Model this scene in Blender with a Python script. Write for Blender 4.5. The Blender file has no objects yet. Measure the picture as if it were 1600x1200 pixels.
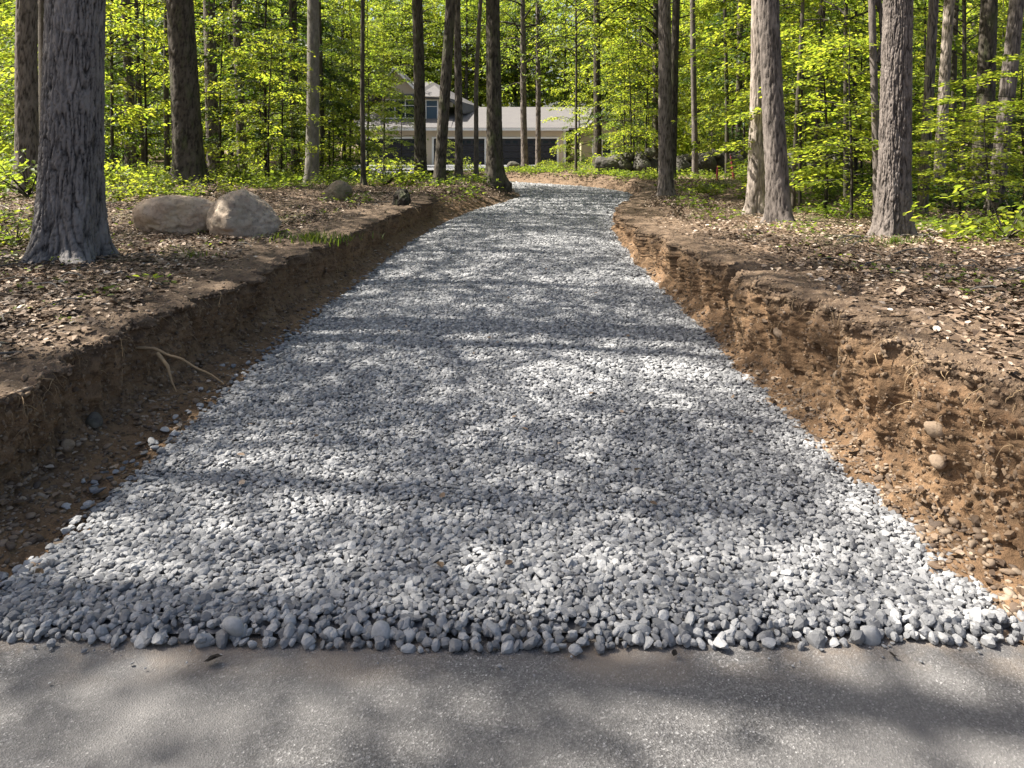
import bpy, bmesh, math, random
import numpy as np
from mathutils import Vector

rng = np.random.default_rng(7)
random.seed(7)
sc = bpy.context.scene
COL = sc.collection
F_PX, VPX, VPY, EYE = 1200.0, 814.0, 221.0, 1.7      # lens of the photograph in its own pixels

# ------------------------------------------------------------------ noise
_g = np.random.default_rng(1234)
_GRAD = _g.normal(size=(256, 3)); _GRAD /= np.linalg.norm(_GRAD, axis=1)[:, None]
_PERM = _g.permutation(256)
_PERM = np.concatenate([_PERM, _PERM, _PERM])
def noise(x, y, z=0.0, seed=0):
    x, y, z = np.broadcast_arrays(np.asarray(x, float), np.asarray(y, float), np.asarray(z, float))
    x = x + seed * 17.31; y = y + seed * 5.77; z = z + seed * 9.13
    xi, yi, zi = np.floor(x).astype(int), np.floor(y).astype(int), np.floor(z).astype(int)
    xf, yf, zf = x - xi, y - yi, z - zi
    u, v, w = (t * t * t * (t * (t * 6 - 15) + 10) for t in (xf, yf, zf))
    out = 0.0
    for dx in (0, 1):
        for dy in (0, 1):
            for dz in (0, 1):
                h = _PERM[_PERM[_PERM[(xi + dx) & 255] + ((yi + dy) & 255)] + ((zi + dz) & 255)]
                g = _GRAD[h]
                d = g[..., 0] * (xf - dx) + g[..., 1] * (yf - dy) + g[..., 2] * (zf - dz)
                out = out + d * (u if dx else 1 - u) * (v if dy else 1 - v) * (w if dz else 1 - w)
    return out * 1.5
def fbm(x, y, z=0.0, seed=0, octs=4, gain=0.5):
    a, s, f = 1.0, 0.0, 1.0
    for k in range(octs):
        s = s + a * noise(np.asarray(x) * f, np.asarray(y) * f, np.asarray(z) * f, seed + k)
        a *= gain; f *= 2.03
    return s
def sstep(a, b, x):
    t = np.clip((np.asarray(x, float) - a) / (b - a), 0, 1)
    return t * t * (3 - 2 * t)

# ------------------------------------------------------------------ mesh helpers
def mesh_np(name, V, faces, smooth=False):
    """V (n,3); faces: list of int arrays (m,k)"""
    me = bpy.data.meshes.new(name)
    V = np.asarray(V, np.float32)
    me.vertices.add(len(V)); me.vertices.foreach_set('co', V.ravel())
    loops = np.concatenate([np.asarray(f, np.int32).ravel() for f in faces])
    tot = np.concatenate([np.full(len(f), f.shape[1], np.int32) for f in faces])
    start = np.concatenate([[0], np.cumsum(tot)[:-1]]).astype(np.int32)
    me.loops.add(len(loops)); me.loops.foreach_set('vertex_index', loops)
    me.polygons.add(len(tot)); me.polygons.foreach_set('loop_start', start)
    me.polygons.foreach_set('use_smooth', np.full(len(tot), bool(smooth)))
    me.update(calc_edges=True)
    return me
def link(name, me, m=None, parent=None, loc=None):
    o = bpy.data.objects.new(name, me)
    COL.objects.link(o)
    if m is not None and me is not None and not me.materials:
        me.materials.append(m)
    if parent is not None: o.parent = parent
    if loc is not None: o.location = loc
    return o
def tag(o, label=None, cat=None, group=None, kind=None):
    if label: o['label'] = label
    if cat: o['category'] = cat
    if group: o['group'] = group
    if kind: o['kind'] = kind
    return o
def grid_faces(nr, nc, wrap=False, off=0):
    r = np.arange(nr - 1)[:, None]
    c = np.arange(nc if wrap else nc - 1)[None, :]
    c2 = (c + 1) % nc
    a = r * nc + c; b = r * nc + c2; d = (r + 1) * nc + c; e = (r + 1) * nc + c2
    return np.stack([a, b, e, d], -1).reshape(-1, 4) + off
def ico(sub):
    bm = bmesh.new(); bmesh.ops.create_icosphere(bm, subdivisions=sub, radius=1)
    bm.verts.ensure_lookup_table()
    V = np.array([v.co[:] for v in bm.verts]); Fc = np.array([[v.index for v in f.verts] for f in bm.faces])
    bm.free(); return V, Fc
ICO = {k: ico(k) for k in (1, 2, 3, 5)}
def rock_dirs(V, g, nplanes=11, p=11.0, hmin=.72):
    n = g.normal(size=(nplanes, 3)); n /= np.linalg.norm(n, axis=1)[:, None]
    h = g.uniform(hmin, 1.0, nplanes)
    d = np.maximum(V @ n.T, 0) / h
    base = .86
    return V / ((d ** p).sum(1) + base ** p)[:, None] ** (1 / p)
def tube(P, R, nu=6):
    """tube along points P (n,3), radii R -> V, F"""
    P = np.asarray(P, float); R = np.asarray(R, float)
    T = np.gradient(P, axis=0); T /= np.linalg.norm(T, axis=1)[:, None] + 1e-9
    ref = np.array([0, 0, 1.0]) if abs(T[0, 2]) < .8 else np.array([1.0, 0, 0])
    A = np.cross(T, ref); A /= np.linalg.norm(A, axis=1)[:, None] + 1e-9
    B = np.cross(T, A)
    th = np.linspace(0, 2 * np.pi, nu, endpoint=False)
    V = P[:, None] + R[:, None, None] * (np.cos(th)[None, :, None] * A[:, None] + np.sin(th)[None, :, None] * B[:, None])
    return V.reshape(-1, 3), grid_faces(len(P), nu, True)
class Bag:
    def __init__(s): s.V = []; s.F = {}; s.n = 0
    def add(s, V, F):
        s.V.append(np.asarray(V, float)); F = np.asarray(F); s.F.setdefault(F.shape[1], []).append(F + s.n); s.n += len(V)
    def box(s, x0, x1, y0, y1, z0, z1):
        V = [(x, y, z) for x in (x0, x1) for y in (y0, y1) for z in (z0, z1)]
        s.add(V, [[0, 1, 3, 2], [4, 6, 7, 5], [0, 4, 5, 1], [2, 3, 7, 6], [0, 2, 6, 4], [1, 5, 7, 3]])
    def poly(s, pts):
        s.add(pts, [list(range(len(pts)))])
    def slab(s, pts, t):
        """polygon with thickness t straight down"""
        n = len(pts); P = np.array(pts, float); Q = P - [0, 0, t]
        s.add(np.vstack([P, Q]), [list(range(n))]); k = s.n - 2 * n
        s.F[n].append(np.array([list(range(2 * n - 1, n - 1, -1))]) + k)
        s.F.setdefault(4, []).append(np.array([[i, n + i, n + (i + 1) % n, (i + 1) % n] for i in range(n)]) + k)
    def mesh(s, name, smooth=False):
        return mesh_np(name, np.vstack(s.V), [np.vstack(f) for f in s.F.values()], smooth)

# ------------------------------------------------------------------ materials
class M:
    def __init__(s, name):
        s.m = bpy.data.materials.new(name); s.m.use_nodes = True
        s.nt = s.m.node_tree; s.b = s.nt.nodes['Principled BSDF']; s.out = s.nt.nodes['Material Output']
        s.b.inputs['Specular IOR Level'].default_value = .25
    def n(s, typ, **kw):
        nd = s.nt.nodes.new(typ)
        for k, v in kw.items():
            if k.startswith('_'): setattr(nd, k[1:], v)
            else:
                key = k.replace('__', ' ')
                nd.inputs[key].default_value = v
        return nd
    def l(s, a, b): s.nt.links.new(a, b)
    def coord(s, kind='Object', scale=(1, 1, 1)):
        t = s.n('ShaderNodeTexCoord'); mp = s.n('ShaderNodeMapping'); mp.inputs['Scale'].default_value = scale
        s.l(t.outputs[kind], mp.inputs['Vector']); return mp.outputs[0]
    def noise(s, vec, scale, detail=4, rough=.55, dist=0.0):
        t = s.n('ShaderNodeTexNoise', Scale=scale, Detail=detail, Roughness=rough, Distortion=dist)
        s.l(vec, t.inputs['Vector']); return t.outputs['Fac']
    def ramp(s, fac, stops, interp='LINEAR'):
        r = s.n('ShaderNodeValToRGB'); e = r.color_ramp.elements; r.color_ramp.interpolation = interp
        while len(e) < len(stops): e.new(.5)
        for el, (p, c) in zip(e, stops): el.position = p; el.color = (*c, 1) if len(c) == 3 else c
        s.l(fac, r.inputs[0]); return r.outputs[0]
    def mix(s, fac, a, b, mode='MIX'):
        x = s.n('ShaderNodeMix', _data_type='RGBA', _blend_type=mode)
        for sock, v in ((x.inputs[0], fac), (x.inputs[6], a), (x.inputs[7], b)):
            if hasattr(v, 'is_linked'): s.l(v, sock)
            elif isinstance(v, (int, float)): sock.default_value = v
            else: sock.default_value = (*v, 1)
        return x.outputs[2]
    def math(s, op, a, b=0.0):
        x = s.n('ShaderNodeMath', _operation=op)
        for sock, v in ((x.inputs[0], a), (x.inputs[1], b)):
            if hasattr(v, 'is_linked'): s.l(v, sock)
            else: sock.default_value = v
        return x.outputs[0]
    def bump(s, h, strength=.5, dist=.01, prev=None):
        x = s.n('ShaderNodeBump', Strength=strength, Distance=dist); s.l(h, x.inputs['Height'])
        if prev is not None: s.l(prev, x.inputs['Normal'])
        return x.outputs[0]
    def island(s):
        return s.n('ShaderNodeNewGeometry').outputs['Random Per Island']
    def done(s, color, rough=.85, normal=None):
        if hasattr(color, 'is_linked'): s.l(color, s.b.inputs['Base Color'])
        else: s.b.inputs['Base Color'].default_value = (*color, 1)
        if hasattr(rough, 'is_linked'): s.l(rough, s.b.inputs['Roughness'])
        else: s.b.inputs['Roughness'].default_value = rough
        if normal is not None: s.l(normal, s.b.inputs['Normal'])
        return s.m

def leaf_mat(name, c0, c1, t0, t1, trans=.5):
    k = M(name); r = k.island()
    c = k.mix(r, c0, c1); t = k.mix(r, t0, t1)
    k.l(c, k.b.inputs['Base Color']); k.b.inputs['Roughness'].default_value = .5
    k.b.inputs['Specular IOR Level'].default_value = .3
    tr = k.n('ShaderNodeBsdfTranslucent'); k.l(t, tr.inputs['Color'])
    mx = k.n('ShaderNodeMixShader'); mx.inputs[0].default_value = trans
    k.l(k.b.outputs[0], mx.inputs[1]); k.l(tr.outputs[0], mx.inputs[2]); k.l(mx.outputs[0], k.out.inputs[0])
    return k.m
MAT = {}
MAT['leaf'] = leaf_mat('leaf_bright', (.075, .11, .012), (.12, .155, .018), (.27, .385, .03), (.52, .53, .05), .6)
MAT['leaf_mid'] = leaf_mat('leaf_mid', (.055, .09, .012), (.09, .125, .016), (.18, .28, .025), (.36, .42, .04), .55)
MAT['leaf_dark'] = leaf_mat('leaf_dark', (.025, .05, .012), (.045, .075, .016), (.06, .115, .012), (.13, .19, .015), .42)
MAT['grass'] = leaf_mat('grass_blade', (.05, .085, .012), (.09, .12, .02), (.13, .21, .02), (.24, .28, .03), .4)

def bark_mat(name, dark, light, cw=60, ch=14, moss=0.0):
    k = M(name); v = k.coord('Object', (cw, cw, ch))
    a = k.noise(v, 1.0, 5, .65, .4)
    v2 = k.coord('Object', (7, 7, 3)); bgn = k.noise(v2, 1.0, 4, .6)
    at = k.n('ShaderNodeAttribute', _attribute_name='ridge')
    f_ = k.math('ADD', k.math('MULTIPLY', at.outputs['Fac'], .42), k.math('MULTIPLY', a, .75))
    c = k.ramp(f_, [(.36, dark), (.78, light)])
    c = k.mix(k.ramp(bgn, [(.5, (0, 0, 0)), (.72, (1, 1, 1))]), c, tuple(min(1, x * 1.35 + .015) for x in light))
    if moss:
        g = k.noise(k.coord('Object', (5, 5, 1.5)), 1.0, 4, .6)
        c = k.mix(k.math('MULTIPLY', k.ramp(g, [(.52, (0, 0, 0)), (.66, (1, 1, 1))]), moss), c, (.07, .085, .03))
    return k.done(c, .9, k.bump(a, .9, .012))
MAT['bark_pine'] = bark_mat('bark_furrowed', (.025, .023, .023), (.16, .148, .142), 45, 12)
MAT['bark_dark'] = bark_mat('bark_dark', (.018, .015, .012), (.075, .063, .05), 60, 14, .5)
MAT['bark_grey'] = bark_mat('bark_grey', (.085, .077, .068), (.20, .18, .16), 30, 18, .35)
MAT['bark_tan'] = bark_mat('bark_tan', (.085, .068, .055), (.29, .245, .21), 55, 9)
MAT['bark_brown'] = bark_mat('bark_brown', (.035, .029, .025), (.145, .123, .109), 55, 10)

def stone_mat(name, c0, c1, c2, sc_=90):
    k = M(name); r = k.island(); v = k.coord('Object')
    c = k.ramp(r, [(0, c0), (.45, c1), (1, c2)])
    n = k.noise(v, sc_, 4, .6)
    c = k.mix(k.math('MULTIPLY', n, .55), c, (.08, .082, .088))
    n2 = k.noise(v, sc_ * 3.2, 2, .6)
    return k.done(c, .82, k.bump(n2, .35, .004))
MAT['gravel'] = stone_mat('gravel_stone', (.132, .134, .140), (.238, .240, .246), (.43, .43, .43))
MAT['crumb'] = stone_mat('soil_crumb', (.085, .055, .033), (.17, .112, .066), (.36, .28, .20), 60)

def mk_asphalt():
    k = M('asphalt'); v = k.coord('Object')
    vor = k.n('ShaderNodeTexVoronoi', Scale=200.0, Randomness=1.0); k.l(v, vor.inputs['Vector'])
    c = k.ramp(vor.outputs['Color'], [(.0, (.035, .034, .034)), (.5, (.105, .102, .101)), (.82, (.19, .185, .182)), (.97, (.46, .45, .445))])
    big = k.noise(v, 1.1, 4, .6)
    c = k.mix(k.ramp(big, [(.35, (0, 0, 0)), (.7, (1, 1, 1))]), c, (.128, .123, .121))
    # sandy dust carried on to the road along the gravel
    sx = k.n('ShaderNodeSeparateXYZ'); k.l(v, sx.inputs[0])
    edge = k.n('ShaderNodeMapRange'); edge.inputs['From Min'].default_value = 2.38; edge.inputs['From Max'].default_value = 2.58
    k.l(sx.outputs['Y'], edge.inputs['Value'])
    dn = k.ramp(k.noise(v, 2.3, 5, .65), [(.42, (0, 0, 0)), (.68, (1, 1, 1))])
    c = k.mix(k.math('MULTIPLY', k.math('MULTIPLY', edge.outputs[0], dn), .6), c, (.30, .225, .155))
    h = k.noise(v, 140, 3, .7)
    b = k.bump(vor.outputs['Distance'], .5, .005); b = k.bump(h, .5, .004, b)
    return k.done(c, .72, b)
MAT['asphalt'] = mk_asphalt()

def mk_soil():
    """bank soil: a dark humus layer on top of tan subsoil (attribute depth = metres below the turf)"""
    k = M('soil_cut'); v = k.coord('Object')
    at = k.n('ShaderNodeAttribute', _attribute_name='depth')
    n1 = k.noise(v, 2.2, 6, .65); n2 = k.noise(v, 14, 5, .7); n3 = k.noise(v, 75, 4, .7)
    sub = k.ramp(n1, [(.3, (.135, .078, .042)), (.55, (.225, .138, .075)), (.75, (.30, .20, .118))])
    sub = k.mix(k.ramp(n2, [(.38, (1, 1, 1)), (.55, (0, 0, 0))]), sub, (.105, .066, .037))
    top = k.ramp(n2, [(.35, (.085, .058, .04)), (.65, (.19, .135, .09))])
    d = k.math('ADD', at.outputs['Fac'], k.math('MULTIPLY', k.math('SUBTRACT', n2, .5), .22))
    c = k.mix(k.ramp(d, [(.03, (0, 0, 0)), (.17, (1, 1, 1))]), top, sub)
    # small pale pebbles set in the soil
    vo = k.n('ShaderNodeTexVoronoi', Scale=26.0); k.l(v, vo.inputs['Vector'])
    peb = k.ramp(vo.outputs['Distance'], [(.12, (1, 1, 1)), (.17, (0, 0, 0))])
    c = k.mix(k.math('MULTIPLY', peb, .55), c, (.42, .34, .26))
    c = k.mix(k.math('MULTIPLY', n3, .4), c, (.12, .08, .05))
    b = k.bump(n2, .7, .03); b = k.bump(n3, .9, .012, b)
    return k.done(c, .95, b)
MAT['soil'] = mk_soil()
def mk_soil2():
    k = M('soil_cut_dark'); v = k.coord('Object')
    at = k.n('ShaderNodeAttribute', _attribute_name='depth')
    n1 = k.noise(v, 2.2, 6, .65); n2 = k.noise(v, 14, 5, .7); n3 = k.noise(v, 75, 4, .7)
    sub = k.ramp(n1, [(.3, (.15, .093, .051)), (.55, (.22, .14, .078)), (.75, (.29, .195, .118))])
    sub = k.mix(k.ramp(n2, [(.38, (1, 1, 1)), (.55, (0, 0, 0))]), sub, (.10, .064, .036))
    top = k.ramp(n2, [(.35, (.075, .052, .037)), (.65, (.17, .125, .085))])
    d = k.math('ADD', at.outputs['Fac'], k.math('MULTIPLY', k.math('SUBTRACT', n2, .5), .22))
    c = k.mix(k.ramp(d, [(.03, (0, 0, 0)), (.17, (1, 1, 1))]), top, sub)
    vo = k.n('ShaderNodeTexVoronoi', Scale=30.0); k.l(v, vo.inputs['Vector'])
    peb = k.ramp(vo.outputs['Distance'], [(.10, (1, 1, 1)), (.15, (0, 0, 0))])
    c = k.mix(k.math('MULTIPLY', peb, .5), c, (.36, .30, .23))
    c = k.mix(k.math('MULTIPLY', n3, .4), c, (.09, .06, .04))
    b = k.bump(n2, .7, .03); b = k.bump(n3, .9, .012, b)
    return k.done(c, .95, b)
MAT['soil_dark'] = mk_soil2()

def mk_floor():
    k = M('forest_floor'); v = k.coord('Object')
    vo = k.n('ShaderNodeTexVoronoi', Scale=13.0); k.l(v, vo.inputs['Vector'])
    sepc = k.n('ShaderNodeSeparateColor'); k.l(vo.outputs['Color'], sepc.inputs[0])
    c = k.ramp(sepc.outputs[0], [(0, (.07, .045, .03)), (.5, (.17, .115, .078)), (1, (.30, .22, .16))])
    n = k.noise(v, .55, 5, .6)
    c = k.mix(k.ramp(n, [(.5, (0, 0, 0)), (.68, (1, 1, 1))]), c, (.065, .085, .022))
    n2 = k.noise(v, 30, 4, .7)
    c = k.mix(k.math('MULTIPLY', n2, .6), c, (.06, .042, .03))
    b = k.bump(vo.outputs['Distance'], .8, .03); b = k.bump(n2, .8, .02, b)
    return k.done(c, .95, b)
MAT['floor'] = mk_floor()
def mk_litter():
    k = M('dry_leaf'); r = k.island()
    c = k.ramp(r, [(0, (.045, .029, .019)), (.4, (.11, .074, .048)), (.75, (.20, .142, .098)), (.93, (.32, .25, .19)), (1, (.46, .39, .32))])
    return k.done(c, .6)
MAT['litter'] = mk_litter()
def mk_gravel_base():
    k = M('gravel_bed'); v = k.coord('Object')
    vo = k.n('ShaderNodeTexVoronoi', Scale=22.0); k.l(v, vo.inputs['Vector'])
    sepc = k.n('ShaderNodeSeparateColor'); k.l(vo.outputs['Color'], sepc.inputs[0])
    c = k.ramp(sepc.outputs[0], [(0, (.16, .165, .18)), (1, (.42, .425, .44))])
    c = k.mix(k.ramp(vo.outputs['Distance'], [(.25, (0, 0, 0)), (.6, (1, 1, 1))]), c, (.07, .07, .075))
    return k.done(c, .9, k.bump(vo.outputs['Distance'], -1.0, .04))
MAT['gravel_bed'] = mk_gravel_base()
def mk_boulder(name, a, b_, c_, moss=(.10, .105, .05)):
    k = M(name); v = k.coord('Object')
    n = k.noise(v, 2.6, 6, .65, .3); n2 = k.noise(v, 24, 5, .7)
    c = k.ramp(n, [(.3, a), (.52, b_), (.72, c_)])
    c = k.mix(k.ramp(n2, [(.5, (0, 0, 0)), (.75, (1, 1, 1))]), c, tuple(x * .5 for x in a))
    n3 = k.noise(v, 1.4, 4, .6)
    c = k.mix(k.math('MULTIPLY', k.ramp(n3, [(.52, (0, 0, 0)), (.66, (1, 1, 1))]), .6), c, moss)
    b = k.bump(n, .5, .05); b = k.bump(n2, .6, .012, b)
    return k.done(c, .88, b)
MAT['boulder_tan'] = mk_boulder('boulder_tan', (.36, .265, .185), (.50, .385, .285), (.60, .49, .385), (.36, .29, .18))
MAT['boulder_pink'] = mk_boulder('boulder_pinkish', (.25, .19, .14), (.36, .295, .23), (.48, .415, .345), (.24, .20, .145))
MAT['boulder_grey'] = mk_boulder('boulder_grey', (.045, .041, .035), (.09, .083, .072), (.20, .186, .168))
MAT['boulder_brown'] = mk_boulder('boulder_brown', (.10, .08, .055), (.19, .155, .115), (.30, .255, .20))
def plain(name, col, rough=.7, sc_=8, amt=.25, bump=.0):
    k = M(name); v = k.coord('Object'); n = k.noise(v, sc_, 5, .6)
    c = k.mix(k.math('MULTIPLY', n, amt), col, tuple(x * .45 for x in col))
    return k.done(c, rough, k.bump(n, bump, .01) if bump else None)
MAT['root'] = plain('root_wood', (.34, .24, .14), .8, 40, .5, .4)
MAT['siding'] = plain('siding', (.56, .465, .36), .8, 3, .15)
MAT['trim'] = plain('white_trim', (.74, .72, .70), .5, 4, .1)
MAT['door'] = plain('door_paint', (.035, .034, .042), .45, 3, .2)
MAT['glass'] = plain('window_glass', (.02, .03, .04), .08, 3, .1)
MAT['blueglass'] = plain('blue_panel', (.07, .11, .16), .3, 3, .2)
MAT['leaf_shade_wall'] = plain('wing_wall', (.33, .30, .19), .8, 2, .25)  # olive tone paints leaf-tinted light and shade into the wing's wall colour
MAT['stake'] = plain('stake_paint', (.46, .07, .10), .6, 20, .3)
def mk_roof():
    k = M('shingle_roof'); v = k.coord('Object')
    br = k.n('ShaderNodeTexBrick', Scale=3.0); br.inputs['Color1'].default_value = (.125, .12, .121, 1); br.inputs['Color2'].default_value = (.12, .113, .117, 1)
    br.inputs['Mortar'].default_value = (.06, .056, .058, 1); br.inputs['Mortar Size'].default_value = .03
    k.l(v, br.inputs['Vector'])
    n = k.noise(v, 1.5, 4, .6)
    c = k.mix(k.math('MULTIPLY', n, .35), br.outputs['Color'], (.2, .19, .17))
    return k.done(c, .85)
MAT['roof'] = mk_roof()

# ------------------------------------------------------------------ driveway centre line and terrain
_ctrl = np.array([(-.08, -6), (-.08, 0), (-.08, 4), (-.08, 8), (-.06, 12), (.12, 15), (.6, 18.2), (1.3, 21), (1.75, 23.4), (1.5, 25.9), (.3, 28.2),
                  (-1.6, 30.4), (-4.2, 33.2), (-6.2, 37), (-7, 42), (-7.2, 50), (-7.2, 58)], float)
def catmull(P, n=24):
    out = []
    Q = np.vstack([2 * P[0] - P[1], P, 2 * P[-1] - P[-2]])
    for i in range(1, len(Q) - 2):
        t = np.linspace(0, 1, n, endpoint=False)[:, None]
        a, b, c, d = Q[i - 1], Q[i], Q[i + 1], Q[i + 2]
        out.append(.5 * (2 * b + (c - a) * t + (2 * a - 5 * b + 4 * c - d) * t ** 2 + (3 * b - a - 3 * c + d) * t ** 3))
    out.append(P[-1:]); return np.vstack(out)
CL = catmull(_ctrl)
_seg = np.linalg.norm(np.diff(CL, axis=0), axis=1)
CS = np.concatenate([[0], np.cumsum(_seg)]) - 6.0        # arc length, 0 at the eye's foot
def cl_at(s):
    x = np.interp(s, CS, CL[:, 0]); y = np.interp(s, CS, CL[:, 1])
    e = .15
    tx = np.interp(s + e, CS, CL[:, 0]) - np.interp(s - e, CS, CL[:, 0]); ty = np.interp(s + e, CS, CL[:, 1]) - np.interp(s - e, CS, CL[:, 1])
    L = np.hypot(tx, ty) + 1e-9
    return x, y, ty / L, -tx / L                          # point and right-hand normal
def nearest(x, y):
    """signed offset from the centre line (right positive) and arc length"""
    x = np.asarray(x, float).ravel(); y = np.asarray(y, float).ravel()
    U = np.empty_like(x); S = np.empty_like(x)
    Cc = CL[::3]; Sc = CS[::3]
    for a in range(0, len(x), 20000):
        xx = x[a:a + 20000, None]; yy = y[a:a + 20000, None]
        d2 = (xx - Cc[None, :, 0]) ** 2 + (yy - Cc[None, :, 1]) ** 2
        i = d2.argmin(1); s0 = Sc[i]
        cx, cy, nx, ny = cl_at(s0)
        dx, dy = xx[:, 0] - cx, yy[:, 0] - cy
        s1 = s0 + dx * (-ny) + dy * nx                   # along the tangent
        s1 = np.clip(s1, s0 - .6, s0 + .6)
        side = np.sign(dx * nx + dy * ny)
        cx, cy, nx, ny = cl_at(s1)
        off = (xx[:, 0] - cx) * nx + (yy[:, 0] - cy) * ny
        dist = np.sqrt(d2.min(1))
        U[a:a + 20000] = np.where(dist > 6, side * dist, off); S[a:a + 20000] = s1
    return U, S
def h_left(s):  return np.interp(s, [0, 4, 10, 16, 21, 26, 30, 36, 44, 60], [.52, .54, .52, .46, .45, .42, .3, .1, -.05, -.15])
def h_right(s): return np.interp(s, [0, 3, 5, 7, 9.5, 11, 13, 15, 18, 22, 25, 30, 36, 44, 60], [.74, .73, .68, .61, .5, .43, .35, .28, .25, .27, .4, .42, .25, .0, -.15])
def mouth(y): return sstep(2.3, 2.95, y)
def top_z(x, y, u=None, s=None):
    if u is None: u, s = nearest(x, y)
    x = np.asarray(x, float).ravel(); y = np.asarray(y, float).ravel()
    w = sstep(-.8, .8, u)
    h = h_left(s) * (1 - w) + h_right(s) * w
    far = np.clip(np.abs(u) - 2.6, 0, 30)
    lat = sstep(0, 2.5, far)
    h = h + np.where(u < 0, .022, .012) * np.minimum(far, 16) * sstep(62, 40, y)
    h = h + lat * (fbm(x * .22, y * .22, 0, 3, 3) * .13 + fbm(x * 1.1, y * 1.1, 0, 9, 2) * .04)
    return h * mouth(y)
def gz(x, y): return float(top_z([x], [y])[0])

# ground sheet
def axis(a, b, step, lim):
    core = np.arange(a, b + 1e-6, step)
    g = step * 1.35 ** np.arange(1, 26); up = b + np.cumsum(g); dn = a - np.cumsum(g)
    return np.concatenate([dn[dn > -lim][::-1], core, up[up < lim]])
gx = axis(-26, 26, .2, 900); gy = axis(2, 46, .2, 900)
GX, GY = np.meshgrid(gx, gy)
U, S = nearest(GX, GY)
Z = top_z(GX, GY, U, S).reshape(GX.shape)
Um = np.abs(U).reshape(GX.shape)
cut = (1 - sstep(3.05, 3.3, Um)) * (GY < 58)
Z = Z * (1 - cut) + (-.25) * cut
micro = fbm(GX * 3.1, GY * 3.1, 0, 21, 3) * .02
Z = Z + micro * (1 - cut) * mouth(GY)
Z = np.where((GY < 2.75) & (GY > -4.6), np.minimum(Z, -.06), Z)
me = mesh_np('forest_ground', np.stack([GX, GY, Z], -1).reshape(-1, 3), [grid_faces(len(gy), len(gx))], True)
tag(link('forest_ground', me, MAT['floor']), kind='structure')

# paved road in front
nx_, ny_ = 260, 60
ax = np.linspace(-40, 40, nx_ * 2); ay = np.concatenate([np.linspace(-4.5, 1.2, 12), np.linspace(1.3, 1.0, 1) + .05, np.linspace(1.5, 1, 1) + 0, np.linspace(1.6, 1, 1)])
ay = np.concatenate([np.linspace(-4.5, 1.4, 12), np.linspace(1.5, 1, 30) * 0 + np.linspace(1.5, 1.0, 30)])[:12]
rows = np.concatenate([np.linspace(0, .8, 12), np.linspace(.82, 1, 24)])
AX, RR = np.meshgrid(ax, rows)
edge_y = 2.74 - .04 * np.exp(-(AX / .9) ** 2) + .012 * noise(AX * 2.2, 0 * AX, 0, 5) + .006 * noise(AX * 9, 0 * AX, 0, 6)
AY = -4.5 + (edge_y + 4.5) * RR
AZ = .012 * noise(AX * .7, AY * .7, 0, 8) * 1.0 
Vr = np.stack([AX, AY, AZ], -1).reshape(-1, 3)
tag(link('asphalt_road', mesh_np('asphalt_road', Vr, [grid_faces(len(rows), len(ax))], True), MAT['asphalt']), kind='structure')

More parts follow.
